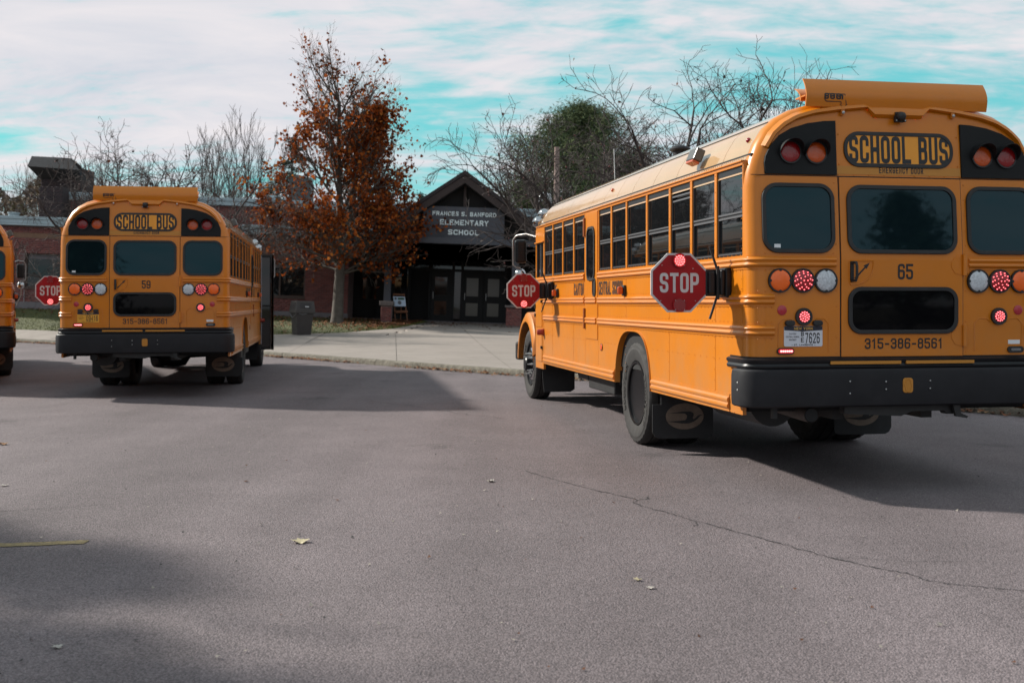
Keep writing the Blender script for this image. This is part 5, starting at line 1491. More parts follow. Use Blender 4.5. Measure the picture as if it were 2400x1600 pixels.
top = [(tx0, y0 + .55, tz), (bl(164, 370, y0 + .6)[0], y0 + .6, tz - .02), (bl(182, 373, y1 - .6)[0], y1 - .6, tz - .05), (tx0 + 1.3, y1 - .6, tz)]
m = MB(); m.add(bot + top, [(0, 1, 5, 4), (1, 2, 6, 5), (2, 3, 7, 6), (3, 0, 4, 7), (4, 5, 6, 7)]); m.add(bot + [(cx0 - .05, CY_ - .02, hz0 - .5), (cx2, CY_ - .02, hz0 - .5), (cx2, CY_ + 1.8, hz0 - .5), (cx0 - .05, CY_ + 1.8, hz0 - .5)], [(0, 1, 5, 4), (1, 2, 6, 5), (2, 3, 7, 6), (3, 0, 4, 7)])
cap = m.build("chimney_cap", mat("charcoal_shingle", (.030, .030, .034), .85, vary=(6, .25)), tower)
m = MB()   # courses of shingles on the lit hip, the light painted in as paler grey
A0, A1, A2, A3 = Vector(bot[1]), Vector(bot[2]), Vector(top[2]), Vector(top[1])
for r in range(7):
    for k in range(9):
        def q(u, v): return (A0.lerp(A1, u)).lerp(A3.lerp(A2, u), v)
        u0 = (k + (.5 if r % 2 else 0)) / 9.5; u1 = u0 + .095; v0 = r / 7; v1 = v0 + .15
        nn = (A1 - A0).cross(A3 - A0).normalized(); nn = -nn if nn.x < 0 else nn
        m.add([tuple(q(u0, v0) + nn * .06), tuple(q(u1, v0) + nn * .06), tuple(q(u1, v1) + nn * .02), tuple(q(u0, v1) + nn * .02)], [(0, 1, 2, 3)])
kind(m.build("shingles", mat("lit_grey_shingle", (.085, .062, .065), .85, vary=(9, .4)), tower), "stuff")
bx0 = bl(92.5, 440, 5.0)[0]; bx1 = bl(147, 440, 5.0)[0]
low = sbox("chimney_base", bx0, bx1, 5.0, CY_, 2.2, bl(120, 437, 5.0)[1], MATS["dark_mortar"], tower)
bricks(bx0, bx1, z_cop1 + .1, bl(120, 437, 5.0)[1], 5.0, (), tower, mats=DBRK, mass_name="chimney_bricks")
# roof-top bits
m = MB(); a = bl(8, 494, 1.5); m.lathe([(.0, 0), (.22, 0), (.22, .22), (.25, .22), (.25, .27), (0, .29)], (a[0] + .45, 1.5, z_cop1 - .02), (0, 0, 1), 16); m.build("roof_vent", METAL, school, smooth=40)
a0 = bl(686, 466, 9); a1 = bl(737, 418, 9)
m = MB(lambda x, y, d: (x, 9 - d, y)); m.plate([(a0[0], uzc1 - .4), (a1[0], uzc1 - .4), (a1[0], a1[1] - .35), (a1[0] - .12, a1[1] - .12), (a1[0] - .35, a1[1]), (a0[0] + .25, a1[1]), (a0[0] + .06, a1[1] - .12), (a0[0], a1[1] - .3)], 0, 1.0, back=True); m.build("roof_unit", mat("dark_unit", (.05, .052, .055), .6, vary=(12, .3)), school)
m = MB(); 
for px in (622, 640, 665): 
    x = bl(px, 462, 7)[0]; m.lathe([(.10, 0), (.10, .12), (.16, .14), (.12, .22), (0, .24)], (x, 7, uzc1), (0, 0, 1), 10)
x0_, x1_ = bl(618, 460, 7)[0], bl(668, 460, 7)[0]; m.tube([(x0_, 7, uzc1), (x0_, 7, uzc1 + .28), (x1_, 7, uzc1 + .26), (x1_, 7, uzc1)], .04, 8); m.build("roof_pipe", METAL, school, smooth=40)
m = MB(); gx = bl(1277, 480, 4)[0]; gz = bl(1277, 462, 4)[1]
m.tube([(gx + .22, 4, 2.5), (gx + .22, 4, gz - .1), (gx + .17, 4, gz + .08), (gx, 4, gz + .15), (gx - .17, 4, gz + .08), (gx - .22, 4, gz - .1), (gx - .22, 4, gz - .22)], .10, 12); m.build("gooseneck_vent", mat("bright_vent_metal", (.55, .57, .58), .35, metal=.6), school, smooth=50)
# ---- entrance porch
GY = -2.5
apx, apz = bl(1092, 402.4, GY)
pitch = math.tan(R(35)); half = 4.75
gz = lambda x: apz - abs(x - apx) * pitch
ez = gz(apx + half)
for sg in (-1, 1):
    m = MB(lambda x, y, d: (x, d, y))
    a, b_ = apx, apx + sg * half
    m.plate([(a, apz), (b_, gz(b_)), (b_, gz(b_) - .16), (a, apz - .16)], GY - .55, 6.0, back=True)
    m.build("gable_roof", mat("dark_shingle_roof", (.035, .028, .030), .85, vary=(4, .25)), school)
    m = MB(lambda x, y, d: (x, d, y))
    m.plate([(a, apz - .17), (b_, gz(b_) - .17), (b_, gz(b_) - .50), (a, apz - .50)], GY - .50, GY - .42, back=True)
    m.build("barge_board", BROWN, school, bevel=.01)
    m = MB(lambda x, y, d: (x, d, y)); m.plate([(a, apz - .50), (b_, gz(b_) - .50), (b_, gz(b_) - .53), (a, apz - .53)], GY - .42, GY + .3, back=True); m.build("gable_soffit", DARK, school)
zb0 = bl(1090, 570, GY)[1]; zb1 = bl(1090, 560, GY)[1]
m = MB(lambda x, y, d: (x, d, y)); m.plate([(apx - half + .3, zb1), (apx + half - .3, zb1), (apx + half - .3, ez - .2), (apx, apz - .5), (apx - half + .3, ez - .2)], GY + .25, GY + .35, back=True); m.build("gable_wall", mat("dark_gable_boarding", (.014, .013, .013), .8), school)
sbox("king_post", apx - .05, apx + .05, GY - .05, GY + .2, zb1, apz - .5, BROWN)
sx0, sz1 = bl(993.3, 484, GY - .1); sx1, sz0 = bl(1181, 560, GY - .1)
sz1 = bl(1090, 486, GY - .1)[1]
sbox("porch_beam", apx - half, apx + half, GY - .35, GY + .2, zb0 - .06, zb1 + .02, SLATE, bevel=.01)
sign = sbox("name_sign", sx0, sx1, GY - .22, GY - .05, zb1 + .02, sz1, SLATE, bevel=.008)
SGL = mat("sign_letter_metal", (.78, .88, .90), .45)
def sign_text(s, x0, x1, yb, yt, w, t, gap_):
    a = bl(x0, yb, GY - .2); b_ = bl(x1, yb, GY - .2); c = bl((x0 + x1) / 2, yt, GY - .2); zb_ = bl((x0 + x1) / 2, yb, GY - .2)[1]
    m = MB(lambda x, y, d: (x, GY - .22 - d, y)); text(m, s, (a[0] + b_[0]) / 2, zb_, c[1] - zb_, w=w, t=t, gap=gap_, width=b_[0] - a[0], d=.03, thick=.03); m.build("lettering", SGL, sign)
sign_text("FRANCES S. BANFORD", 1013.6, 1163, 507, 497.2, .62, .21, .20)
sign_text("ELEMENTARY", 1031, 1144.5, 528.5, 516, .62, .21, .20)
sign_text("SCHOOL", 1050, 1123, 551, 539.3, .66, .21, .20)
# porch ceiling, header and glazed entrance screen
DY = 1.0
zh0 = bl(1080, 608, DY)[1]; zh1 = bl(1080, 593, DY)[1]
sbox("porch_ceiling", apx - half, apx + half, GY + .2, 6, zb0 + .05, zb0 + .10, BROWN)
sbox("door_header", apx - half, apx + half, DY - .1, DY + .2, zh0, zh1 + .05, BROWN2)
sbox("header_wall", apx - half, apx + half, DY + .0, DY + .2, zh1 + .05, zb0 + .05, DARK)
zd = .02; zt0 = bl(1080, 634, DY)[1]
X = lambda px: bl(px, 690, DY)[0]
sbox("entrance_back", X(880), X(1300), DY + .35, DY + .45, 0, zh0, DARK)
sbox("threshold", bl(800, 755, DY)[0], X(1300), DY - .03, DY + .6, -.8, zd - .004, PLINTH)
m = MB()
vx = [921, 958, 1061, 1082, 1184]
for px in vx: m.box(X(px) - .055, X(px) + .055, DY, DY + .12, zd, zh0)
m.box(X(921), X(1184), DY + .002, DY + .118, zh0 - .09, zh0 - .001); m.box(X(958) + .055, X(1184) - .055, DY + .004, DY + .116, zt0 - .06, zt0 + .05); m.box(X(921) + .055, X(958) - .055, DY + .003, DY + .117, zt0 - .02, zt0 + .02)
m.box(X(921) + .055, X(958) - .055, DY + .003, DY + .117, bl(940, 697, DY)[1], bl(940, 694, DY)[1]); m.box(X(921), X(958), DY + .01, DY + .11, zd, zd + .15)
scr = m.build("entrance_screen", BFR2, school, bevel=.006)
def pane_in(par, x0, x1, z0, z1, m_=WGL, y=DY + .06, nm="pane"):
    q = MB(); q.box(x0, x1, y, y + .012, z0, z1); return q.build(nm, m_, par)
for a, b_ in ((921, 958), (958, 1061), (1061, 1082), (1082, 1184)):
    pane_in(scr, X(a) + .055, X(b_) - .055, zt0 + .05, zh0 - .09)
pane_in(scr, X(921) + .055, X(958) - .055, zd + .15, zt0 - .02); pane_in(scr, X(1061) + .055, X(1082) - .055, zd + .1, zt0 - .06)
def entry_door(p0, p1, g0, g1, up, dn, m_):
    q = MB(); z1 = zt0 - .065
    zz = [bl((p0 + p1) / 2, v, DY)[1] for v in (*up, *dn)]     # top/bottom of both panes
    xs_ = (X(p0), X(g0), X(g1), X(p1))
    q.box(xs_[0], xs_[1], DY + .02, DY + .07, zd, z1); q.box(xs_[2], xs_[3], DY + .02, DY + .07, zd, z1)
    q.box(xs_[1], xs_[2], DY + .021, DY + .069, zz[0], z1 - .001); q.box(xs_[1], xs_[2], DY + .021, DY + .069, zz[2], zz[1]); q.box(xs_[1], xs_[2], DY + .021, DY + .069, zd + .001, zz[3])
    d_ = q.build("entrance_door", BFR2, school, bevel=.004)
    pane_in(d_, xs_[1], xs_[2], zz[1], zz[0], m_[0], DY + .045); pane_in(d_, xs_[1], xs_[2], zz[3], zz[2], m_[1], DY + .045)
    q = MB(); hx = xs_[1] - .06; q.tube([(hx, DY + .02, .95), (hx, DY - .04, .97), (hx, DY - .04, 1.22), (hx, DY + .02, 1.24)], .012, 6); q.build("door_handle", STEEL, d_)
    return d_
entry_door(1010, 1060, 1018.5, 1047, (649.5, 690.5), (705.5, 738), (WGL, WGL))
entry_door(1084.5, 1132.5, 1092.5, 1120.5, (652, 694.5), (710.5, 740.5), (PALE, PALE))
entry_door(1133.5, 1182, 1142.5, 1169.5, (654, 695.5), (711.5, 742), (PALE, PALE))
sbox("open_door_edge", X(1004), X(1009), DY - .0, DY + .1, zd, zt0 - .07, BFR2)
# side recess left of the porch, brick piers with posts
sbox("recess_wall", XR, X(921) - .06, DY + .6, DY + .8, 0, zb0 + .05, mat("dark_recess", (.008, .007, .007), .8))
rw = sbox("recess_window_frame", bl(849, 675, DY + .55)[0], bl(888, 675, DY + .55)[0], DY + .52, DY + .6, bl(868, 702, DY + .55)[1], bl(868, 650, DY + .55)[1], BFR2)
pane_in(rw, bl(851, 675, DY + .55)[0], bl(886, 675, DY + .55)[0], bl(868, 700, DY + .55)[1], bl(868, 652, DY + .55)[1], WGL, DY + .505)
PY = -2.6
def pier(p0, p1, pc0, pct, pb, post):
    x0, x1 = bl(p0, 735, PY)[0], bl(p1, 735, PY)[0]; zt_ = bl((p0 + p1) / 2, pc0, PY)[1]; zc = bl((p0 + p1) / 2, pct, PY)[1]
    c = sbox("brick_pier", x0 + .012, x1 - .012, PY + .012, PY + .5, -.3, zt_, MORT)
    bricks(x0, x1, 0, zt_, PY + .012, (), c, mass_name="pier_bricks")
    sbox("pier_cap", x0 - .06, x1 + .06, PY - .06, PY + .56, zt_, zc, mat("stone_cap", (.16, .135, .13), .85, vary=(10, .2)), c, bevel=.02)
    xm = (x0 + x1) / 2; sbox("porch_post", xm - .13, xm + .13, PY + .12, PY + .38, zc, zb0 - .06, SLATE, bevel=.01)
pier(892, 917, 716, 705.5, 757, True)
pier(1186, 1222, 721, 716, 762, True)
# easel with a poster beside the left pier
ea = thing("easel", "wooden display easel with a pale blue poster beside the entrance pier", "easel")
def wp(px, py, Y): k = 2648 / Y; return ((px - 1200) / k, Y, 1.43 - (py - 708) / k)
EY = 45.2
def epole(p, q, r=.022, dy0=0, dy1=0):
    m = MB(); a, b_ = wp(*p, EY + dy0), wp(*q, EY + dy1); m.tube([a, b_], r, 6); return m
WOOD = mat("easel_wood", (.20, .085, .045), .6, vary=(12, .2))
epole((922, 690), (927, 753.5)).build("leg", WOOD, ea); epole((947, 688), (955, 753.5)).build("leg", WOOD, ea); epole((941, 700), (938.5, 752), dy0=.1, dy1=.5).build("leg", WOOD, ea)
m = MB(); a, b_ = wp(927, 731, EY - .06), wp(955.5, 730, EY - .06); m.tube([a, b_], .05, 6); m.build("ledge", WOOD, ea)
m = MB(); a, b_ = wp(921, 689.5, EY - .03), wp(948, 691, EY - .03); m.tube([a, b_], .035, 6); m.build("top_rail", WOOD, ea)
c4_ = [wp(921.4, 694.5, EY - .06), wp(949, 695.5, EY - .06), wp(951.5, 718, EY - .12), wp(923.5, 717.5, EY - .12)]
m = MB(); m.add(c4_ + [(x, y + .02, z) for x, y, z in c4_], [(0, 1, 2, 3), (4, 5, 6, 7), (0, 1, 5, 4), (1, 2, 6, 5), (2, 3, 7, 6), (3, 0, 4, 7)]); po = m.build("poster", mat("poster_pale_blue", (.50, .62, .78), .6), ea)
def onp(u, v): 
    p = Vector(c4_[0]).lerp(Vector(c4_[1]), u).lerp(Vector(c4_[3]).lerp(Vector(c4_[2]), u), v); return (p.x, p.y - .006, p.z)
m = MB(); m.add([onp(.38, .10), onp(.92, .10), onp(.92, .32), onp(.38, .32)], [(0, 1, 2, 3)]); m.build("poster_banner", mat("poster_green", (.02, .09, .05), .6), po)
m = MB(); m.add([onp(.5 + .16 * math.cos(k * .524), .62 + .2 * math.sin(k * .524)) for k in range(12)], [tuple(range(12))]); m.add([onp(.2 + .10 * math.cos(k * .524), .2 + .13 * math.sin(k * .524)) for k in range(12)], [tuple(range(12))]); m.build("poster_print", mat("poster_dark", (.10, .11, .13), .6), po)
# litter bin
tb = thing("litter_bin", "square brown litter bin with hooded lid standing at the edge of the lawn", "bin", (-6.93, 37.2, .365), .30)
tb.rotation_euler = (0, .03, .53)
BIN = mat("bin_brown_plastic", (.036, .030, .029), .5, vary=(5, .1)); BIN2 = mat("bin_lid_plastic", (.045, .039, .037), .5, vary=(5, .1))
m = MB(); a, b_ = .24, .29
m.add([(-a, -a, 0), (a, -a, 0), (a, a, 0), (-a, a, 0), (-b_, -b_, .70), (b_, -b_, .70), (b_, b_, .70), (-b_, b_, .70)], [(0, 1, 5, 4), (1, 2, 6, 5), (2, 3, 7, 6), (3, 0, 4, 7), (4, 5, 6, 7)]); m.build("body", BIN, tb, bevel=.012)
m = MB(); c, t_ = .33, .29
m.add([(-c, -c, .70), (c, -c, .70), (c, c, .70), (-c, c, .70), (-c, -c, .82), (c, -c, .82), (c, c, .82), (-c, c, .82), (-t_, -t_, 1.10), (t_, -t_, 1.10), (t_, t_, 1.10), (-t_, t_, 1.10)],
      [(0, 1, 2, 3), (0, 1, 5, 4), (1, 2, 6, 5), (2, 3, 7, 6), (3, 0, 4, 7), (4, 5, 9, 8), (5, 6, 10, 9), (6, 7, 11, 10), (7, 4, 8, 11), (8, 9, 10, 11)]); m.build("lid", BIN2, tb, bevel=.012)
m = MB()
def flapq(y, dz0): return [(-.17, -c + .025 + y, .86), (.17, -c + .025 + y, .86), (.16, -t_ - .012 + y * .6, 1.03), (-.16, -t_ - .012 + y * .6, 1.03)]
m.add([(-.20, -.327, .85), (.20, -.327, .85), (.19, -.302, 1.04), (-.19, -.302, 1.04)], [(0, 1, 2, 3)]); m.add([(-.327, -.20, .85), (-.327, .20, .85), (-.302, .19, 1.04), (-.302, -.19, 1.04)], [(0, 1, 2, 3)]); m.build("flap", mat("bin_flap", (.03, .026, .028), .35), tb)
m = MB(); m.tube([(-.30, -.30, .70), (-.31, -.12, .60), (-.315, .05, .56), (-.31, .2, .62), (-.30, .29, .70)], .012, 6); m.tube([(-.22, -.30, .70), (-.1, -.31, .66), (.05, -.305, .69)], .01, 5); m.build("liner_bag", mat("bin_bag", (.20, .20, .21), .3), tb, smooth=60)
m = MB(); m.box(-.02, .10, -.345, -.325, .905, .93); m.build("litter_scrap", WHT, tb)

# ------------------------------------------------------------------ trees
def perp(d, rg):
    a = Vector((rg.gauss(0, 1), rg.gauss(0, 1), rg.gauss(0, 1))); a -= d * a.dot(d)
    return a.normalized()
class Tree:
    def __init__(self, seed): self.rg = random.Random(seed); self.paths = []; self.tips = []
    def branch(self, p, d, L, r, lev, P):
        rg = self.rg; c = P[min(lev, len(P) - 1)]; n = c['n']; pts = [p.copy()]; rad = [r]; d = d.normalized()
        step = L / n; kids = []
        for i in range(n):
            d = (d + perp(d, rg) * c['wob'] * rg.uniform(.3, 1) + Vector((0, 0, 1)) * c['up'] * (1 if not c.get('droop') else (1 - 2.0 * (i / n)))).normalized()
            p = p + d * step; pts.append(p.copy()); f = (i + 1) / n; rad.append(max(r * (1 - f * c['tap']), c.get('rmin', .003)))
            if lev < len(P) - 1 and f >= c['start']: kids.append((p.copy(), d.copy(), rad[-1], f))
        self.paths.append((pts, rad, lev))
        if lev >= len(P) - 2: self.tips += [(q.copy(), d.copy(), lev) for q in pts[1:]]
        if lev < len(P) - 1:
            k = c['kids']; 
            for j in range(k):
                q, dd, rr, f = kids[int((j + rg.random()) / k * len(kids)) % len(kids)]
                ang = R(rg.uniform(*c['ang'])); nd = (dd * math.cos(ang) + perp(dd, rg) * math.sin(ang)).normalized()
                nl = L * rg.uniform(*c['len']) * (1 - c.get('lf', .35) * f)
                self.branch(q, nd, nl, min(rr * .75, r * rg.uniform(*c['rad'])), lev + 1, P)
    def wood(self, name, mats, parent, sides=(8, 6, 4, 3, 3, 3)):
        V = []; Fq = []
        for pts, rad, lev in self.paths:
            n = sides[min(lev, len(sides) - 1)]; b = len(V); prev = None
            for i, p in enumerate(pts):
                d = (pts[min(i + 1, len(pts) - 1)] - pts[max(i - 1, 0)]).normalized()
                a = d.orthogonal().normalized() if prev is None else (prev - d * prev.dot(d))
                if a.length < 1e-5: a = d.orthogonal()
                a.normalize(); prev = a; bb = d.cross(a)
                for k in range(n):
                    t = 2 * math.pi * k / n; q = p + (a * math.cos(t) + bb * math.sin(t)) * rad[i]; V.append((q.x, q.y, q.z))
            for i in range(len(pts) - 1):
                for k in range(n): Fq.append((b + i * n + k, b + i * n + (k + 1) % n, b + (i + 1) * n + (k + 1) % n, b + (i + 1) * n + k))
        return link(name, arr_mesh(name, V, Fq, mats, True), parent)
def leaves(name, P, s0, s1, mats, parent, seed, probs=None):
    rg = np.random.default_rng(seed); P = np.asarray(P, float); n = len(P)
    A = rg.normal(0, 1, (n, 3)); A /= np.linalg.norm(A, axis=1)[:, None]
    B = rg.normal(0, 1, (n, 3)); B -= A * (A * B).sum(1)[:, None]; B /= np.linalg.norm(B, axis=1)[:, None]; C = np.cross(A, B)
    s = rg.uniform(s0, s1, n)[:, None]; V = np.zeros((n, 6, 3))
    for k, (u, v, w) in enumerate(((-.5, 0, 0), (-.12, -.42, .12), (.22, -.30, .10), (.55, 0, -.06), (.22, .30, .10), (-.12, .42, .12))):
        V[:, k] = P + (A * u + B * v + C * w) * s
    Fq = np.arange(6 * n).reshape(-1, 6); F4 = np.concatenate([Fq[:, [0, 1, 2, 3]], Fq[:, [0, 3, 4, 5]]])
    mi = rg.choice(len(mats), n, p=probs); mi = np.concatenate([mi, mi])
    return link(name, arr_mesh(name, V.reshape(-1, 3), F4, mats, mi=mi), parent)
BARK = mat("grey_bark", (.105, .090, .078), .9, vary=(5, .3), bump=(18, .8, .03)); BARKD = mat("dark_bark", (.045, .034, .032), .9, vary=(6, .3)); TWIG = mat("reddish_twig", (.075, .048, .046), .85); PALETW = mat("pale_twig", (.14, .115, .105), .9)
def tree_root(name, label, x, y, group=None, z=None):
    o = thing(name, label, "tree", (x, y, ground_at(x, y) - .05 if z is None else z), 0, group); o.rotation_euler = (0, .035, 0); return o
def leafmat(name, col, trans=.45):
    m = bpy.data.materials.new(name); m.use_nodes = True; nt = m.node_tree; nt.nodes.clear()
    o = nt.nodes.new("ShaderNodeOutputMaterial"); d = nt.nodes.new("ShaderNodeBsdfDiffuse"); t = nt.nodes.new("ShaderNodeBsdfTranslucent"); x = nt.nodes.new("ShaderNodeMixShader"); g_ = nt.nodes.new("ShaderNodeNewGeometry")
    mr = nt.nodes.new("ShaderNodeMapRange"); mr.inputs[3].default_value = .6; mr.inputs[4].default_value = 1.4; nt.links.new(g_.outputs["Random Per Island"], mr.inputs[0])
    v = nt.nodes.new("ShaderNodeVectorMath"); v.operation = 'SCALE'; v.inputs[0].default_value = col; nt.links.new(mr.outputs[0], v.inputs["Scale"])
    nt.links.new(v.outputs[0], d.inputs["Color"]); nt.links.new(v.outputs[0], t.inputs["Color"])
    x.inputs[0].default_value = trans; nt.links.new(d.outputs[0], x.inputs[1]); nt.links.new(t.outputs[0], x.inputs[2]); nt.links.new(x.outputs[0], o.inputs["Surface"]); return m
# orange maple
mp_ = tree_root("maple_tree", "tall maple still holding orange leaves, in front of the school wall", -6.78, 43.7)
T = Tree(4)
PM = [dict(n=10, wob=.05, up=.05, tap=.55, start=.18, kids=34, ang=(30, 62), len=(.46, .66), rad=(.22, .40), lf=.42),
      dict(n=7, wob=.14, up=.10, tap=.75, start=.2, kids=8, ang=(25, 55), len=(.38, .60), rad=(.4, .6), rmin=.007),
      dict(n=5, wob=.18, up=.10, tap=.75, start=.2, kids=5, ang=(25, 60), len=(.38, .65), rad=(.45, .65), rmin=.005),
      dict(n=4, wob=.2, up=.12, tap=.7, start=0, kids=0, ang=(0, 0), len=(0, 0), rad=(0, 0), rmin=.004)]
T.paths.append(([Vector((0, 0, -.1)), Vector((.01, 0, .3)), Vector((.03, 0, 1.2)), Vector((.06, 0, 2.3)), Vector((.06, 0, 2.9))], [.30, .235, .205, .19, .17], 0))
T.branch(Vector((.04, 0, 2.1)), Vector((-.05, .02, 1)), 6.5, .15, 0, PM)
T.branch(Vector((.06, .03, 2.2)), Vector((.20, .05, 1)), 5.7, .135, 0, PM)
lowP = [dict(PM[1], n=8, kids=14, up=.02, wob=.12), PM[2], PM[2], PM[3]]
for k in range(17):
    a = k * 2.4; T.branch(Vector((.06, 0, 1.95 + .12 * (k % 13))), Vector((math.cos(a), math.sin(a) * .7, .22 + .02 * k)), 2.7 + .5 * math.sin(k * 1.7), .055, 1, [PM[0]] + lowP)
T.wood("trunk", BARK, mp_)
rgm = random.Random(11); LP = []
for q, d_, lev in T.tips:
    hz = q.z
    pr_ = .09 if hz < 3.8 else (.18 if hz < 5.4 else (.46 if hz < 8.3 else .08))
    pr_ *= (1.25 if q.x > 0 else .9)
    cl = math.sin(q.x * 2.1 + 1) * math.sin(q.z * 1.8) * math.sin(q.y * 2 + .5)
    pr_ *= max(.12, .8 + 1.3 * cl)
    if rgm.random() < pr_:
        for _ in range(rgm.choice((1, 2, 3))): LP.append((q.x + rgm.gauss(0, .10), q.y + rgm.gauss(0, .10), q.z + rgm.gauss(0, .10) - .05))
rgm.shuffle(LP); print('LEAVES', len(LP), len(T.paths)); LP = LP[:16000]
LM = [leafmat("maple_leaf_orange", (.30, .072, .018), .35), leafmat("maple_leaf_rust", (.20, .050, .016), .35), leafmat("maple_leaf_brown", (.11, .036, .016), .3), leafmat("maple_leaf_bright", (.44, .15, .035), .35)]
leaves("crown", LP, .09, .17, LM, mp_, 5, [.40, .28, .17, .15])
# crab-apple trees, bare, with a few shrivelled leaves and dark fruit
PC = [dict(n=6, wob=.22, up=.02, tap=.45, start=.30, kids=9, ang=(30, 65), len=(.70, 1.0), rad=(.45, .7), lf=.2),
      dict(n=9, wob=.30, up=.02, tap=.75, start=.12, kids=11, ang=(30, 75), len=(.40, .62), rad=(.35, .55), droop=True, rmin=.014),
      dict(n=7, wob=.32, up=.03, tap=.75, start=.1, kids=7, ang=(25, 75), len=(.38, .60), rad=(.4, .6), droop=True, rmin=.010),
      dict(n=5, wob=.28, up=.05, tap=.7, start=.1, kids=4, ang=(25, 70), len=(.4, .7), rad=(.5, .7), rmin=.0075),
      dict(n=4, wob=.22, up=.05, tap=.6, start=0, kids=0, ang=(0, 0), len=(0, 0), rad=(0, 0), rmin=.0055)]
def crab(seed, x, y, label, H, spread, trunk_r=.15, z=None, berries=120, lits=90, shoots=7, lean_=(0, 0), n=9, group="bare crab-apple trees"):
    o = tree_root("crabapple_tree", label, x, y, group, z); T = Tree(seed); rg = T.rg
    h0 = H * .28
    T.paths.append(([Vector((0, 0, -.1)), Vector((0, 0, h0 * .5)), Vector((.05, 0, h0))], [trunk_r * 1.2, trunk_r, trunk_r * .9], 0))
    for k in range(n):
        a = 2 * math.pi * (k + rg.random() * .6) / n; e = rg.uniform(.35, 1.15)
        d = Vector((math.cos(a) * spread + lean_[0], math.sin(a) * spread * .8 + lean_[1], e + .25)); T.branch(Vector((.03, 0, h0 * rg.uniform(.75, 1))), d, H * rg.uniform(.62, .82), trunk_r * .55, 1, PC)
    for k in range(shoots):
        q = rg.choice([t for t in T.tips if t[0].z > H * .5])[0]
        T.branch(q.copy(), Vector((rg.uniform(-.25, .25), rg.uniform(-.2, .2), 1)), H * rg.uniform(.10, .22), .012, 3, [PC[0], PC[1], PC[2], dict(PC[3], wob=.1, kids=3), PC[4]])
    T.wood("trunk", BARKD if seed % 2 else mat("grey_brown_bark", (.058, .044, .041), .9, vary=(6, .3)), o)
    P = [T.rg.choice(T.tips)[0] for _ in range(lits)]
    P2 = [(p.x + rg.gauss(0, .05), p.y + rg.gauss(0, .05), p.z - .05 + rg.gauss(0, .04)) for p in P]
    if P2: leaves("dead_leaves", P2, .07, .13, [mat("shrivelled_leaf", (.05, .035, .028), .8), mat("shrivelled_leaf_rust", (.16, .055, .03), .8)], o, seed, [.75, .25])
    if berries:
        V = []; Fq = []
        for _ in range(berries):
            p = rg.choice(T.tips)[0]; b = len(V); r_ = rg.uniform(.018, .03); c = p - Vector((0, 0, .06))
            V += [(c.x + r_, c.y, c.z), (c.x, c.y + r_, c.z), (c.x - r_, c.y, c.z), (c.x, c.y - r_, c.z), (c.x, c.y, c.z + r_), (c.x, c.y, c.z - r_)]
            Fq += [(b, b + 1, b + 4), (b + 1, b + 2, b + 4), (b + 2, b + 3, b + 4), (b + 3, b, b + 4), (b + 1, b, b + 5), (b + 2, b + 1, b + 5), (b + 3, b + 2, b + 5), (b, b + 3, b + 5)]
        kind(link("fruit", arr_mesh("fruit", V, Fq, mat("dark_red_fruit", (.11, .015, .018), .5)), o), "stuff")
    return o
crab(31, 1.7, 31.5, "bare arching crab apple overhanging the entrance sign behind bus 65", 6.2, 1.0)
crab(33, 5.0, 29.5, "taller bare crab apple with a clustered top rising above the bus 65 roof", 6.9, .85, .18, shoots=10, n=12)
crab(37, 5.7, 27.0, "bare crab apple whose lone crooked bough reaches toward the yellow roof visor", 5.6, .8, .12, shoots=2, n=4)
crab(40, -12.7, 38.0, "bare crab apple with spreading limbs beside the chimney, behind bus 59", 6.3, .9, .17, n=9)
crab(42, -11.3, 38.5, "bare crab apple nearest the thin upright trees, behind bus 59 roof", 6.1, .9, .15)
crab(44, -15.3, 40.5, "low bare crab apple drooping before the school window at far left", 4.6, 1.0, .09, berries=30, lits=40, shoots=1, lean_=(-.7, -.2), n=3)
# slim upright bare trees behind the school
PU = [dict(n=9, wob=.05, up=.06, tap=.65, start=.15, kids=14, ang=(12, 30), len=(.35, .55), rad=(.25, .4), lf=.5, rmin=.012),
      dict(n=6, wob=.09, up=.10, tap=.75, start=.15, kids=7, ang=(12, 35), len=(.4, .6), rad=(.4, .6), rmin=.011),
      dict(n=4, wob=.12, up=.12, tap=.7, start=0, kids=4, ang=(15, 35), len=(.4, .6), rad=(.5, .6), rmin=.009),
      dict(n=3, wob=.12, up=.12, tap=.6, start=0, kids=0, ang=(0, 0), len=(0, 0), rad=(0, 0), rmin=.008)]
def upright(seed, px, Y, top, label, stems, spread, pal=BARKD, sz=1.0):
    x = (px - 1200) / 2648 * Y; H = (1.43 + (708 - top) / 2648 * Y - .5) * .76
    o = tree_root("bare_tree", label, x, Y, "slim bare trees behind the school", .5); T = Tree(seed); rg = T.rg
    for k in range(stems):
        f = (k - (stems - 1) / 2); T.branch(Vector((f * .25, rg.uniform(-.2, .2), 0)), Vector((f * spread, rg.uniform(-.1, .1), 1)), H * rg.uniform(.82, 1.0), .085 * sz, 0, PU)
    T.wood("trunk", pal, o, (6, 4, 3, 3)); return o
upright(51, 497, 64, 236, "bare slim tree with a narrow top, left of the bare pair behind the school", 3, .06)
upright(52, 565, 66, 240, "bare many-stemmed tree fanning rightward beside the dark spruce", 5, .11)
upright(53, 110, 80, 340, "pale bare tree showing above the chimney cap", 4, .14, PALETW)
upright(54, 175, 84, 345, "faint bare tree right of the chimney cap", 3, .12, PALETW)
upright(55, 12, 74, 385, "bare tree at the far left edge above the low roof", 3, .14, PALETW, .8)
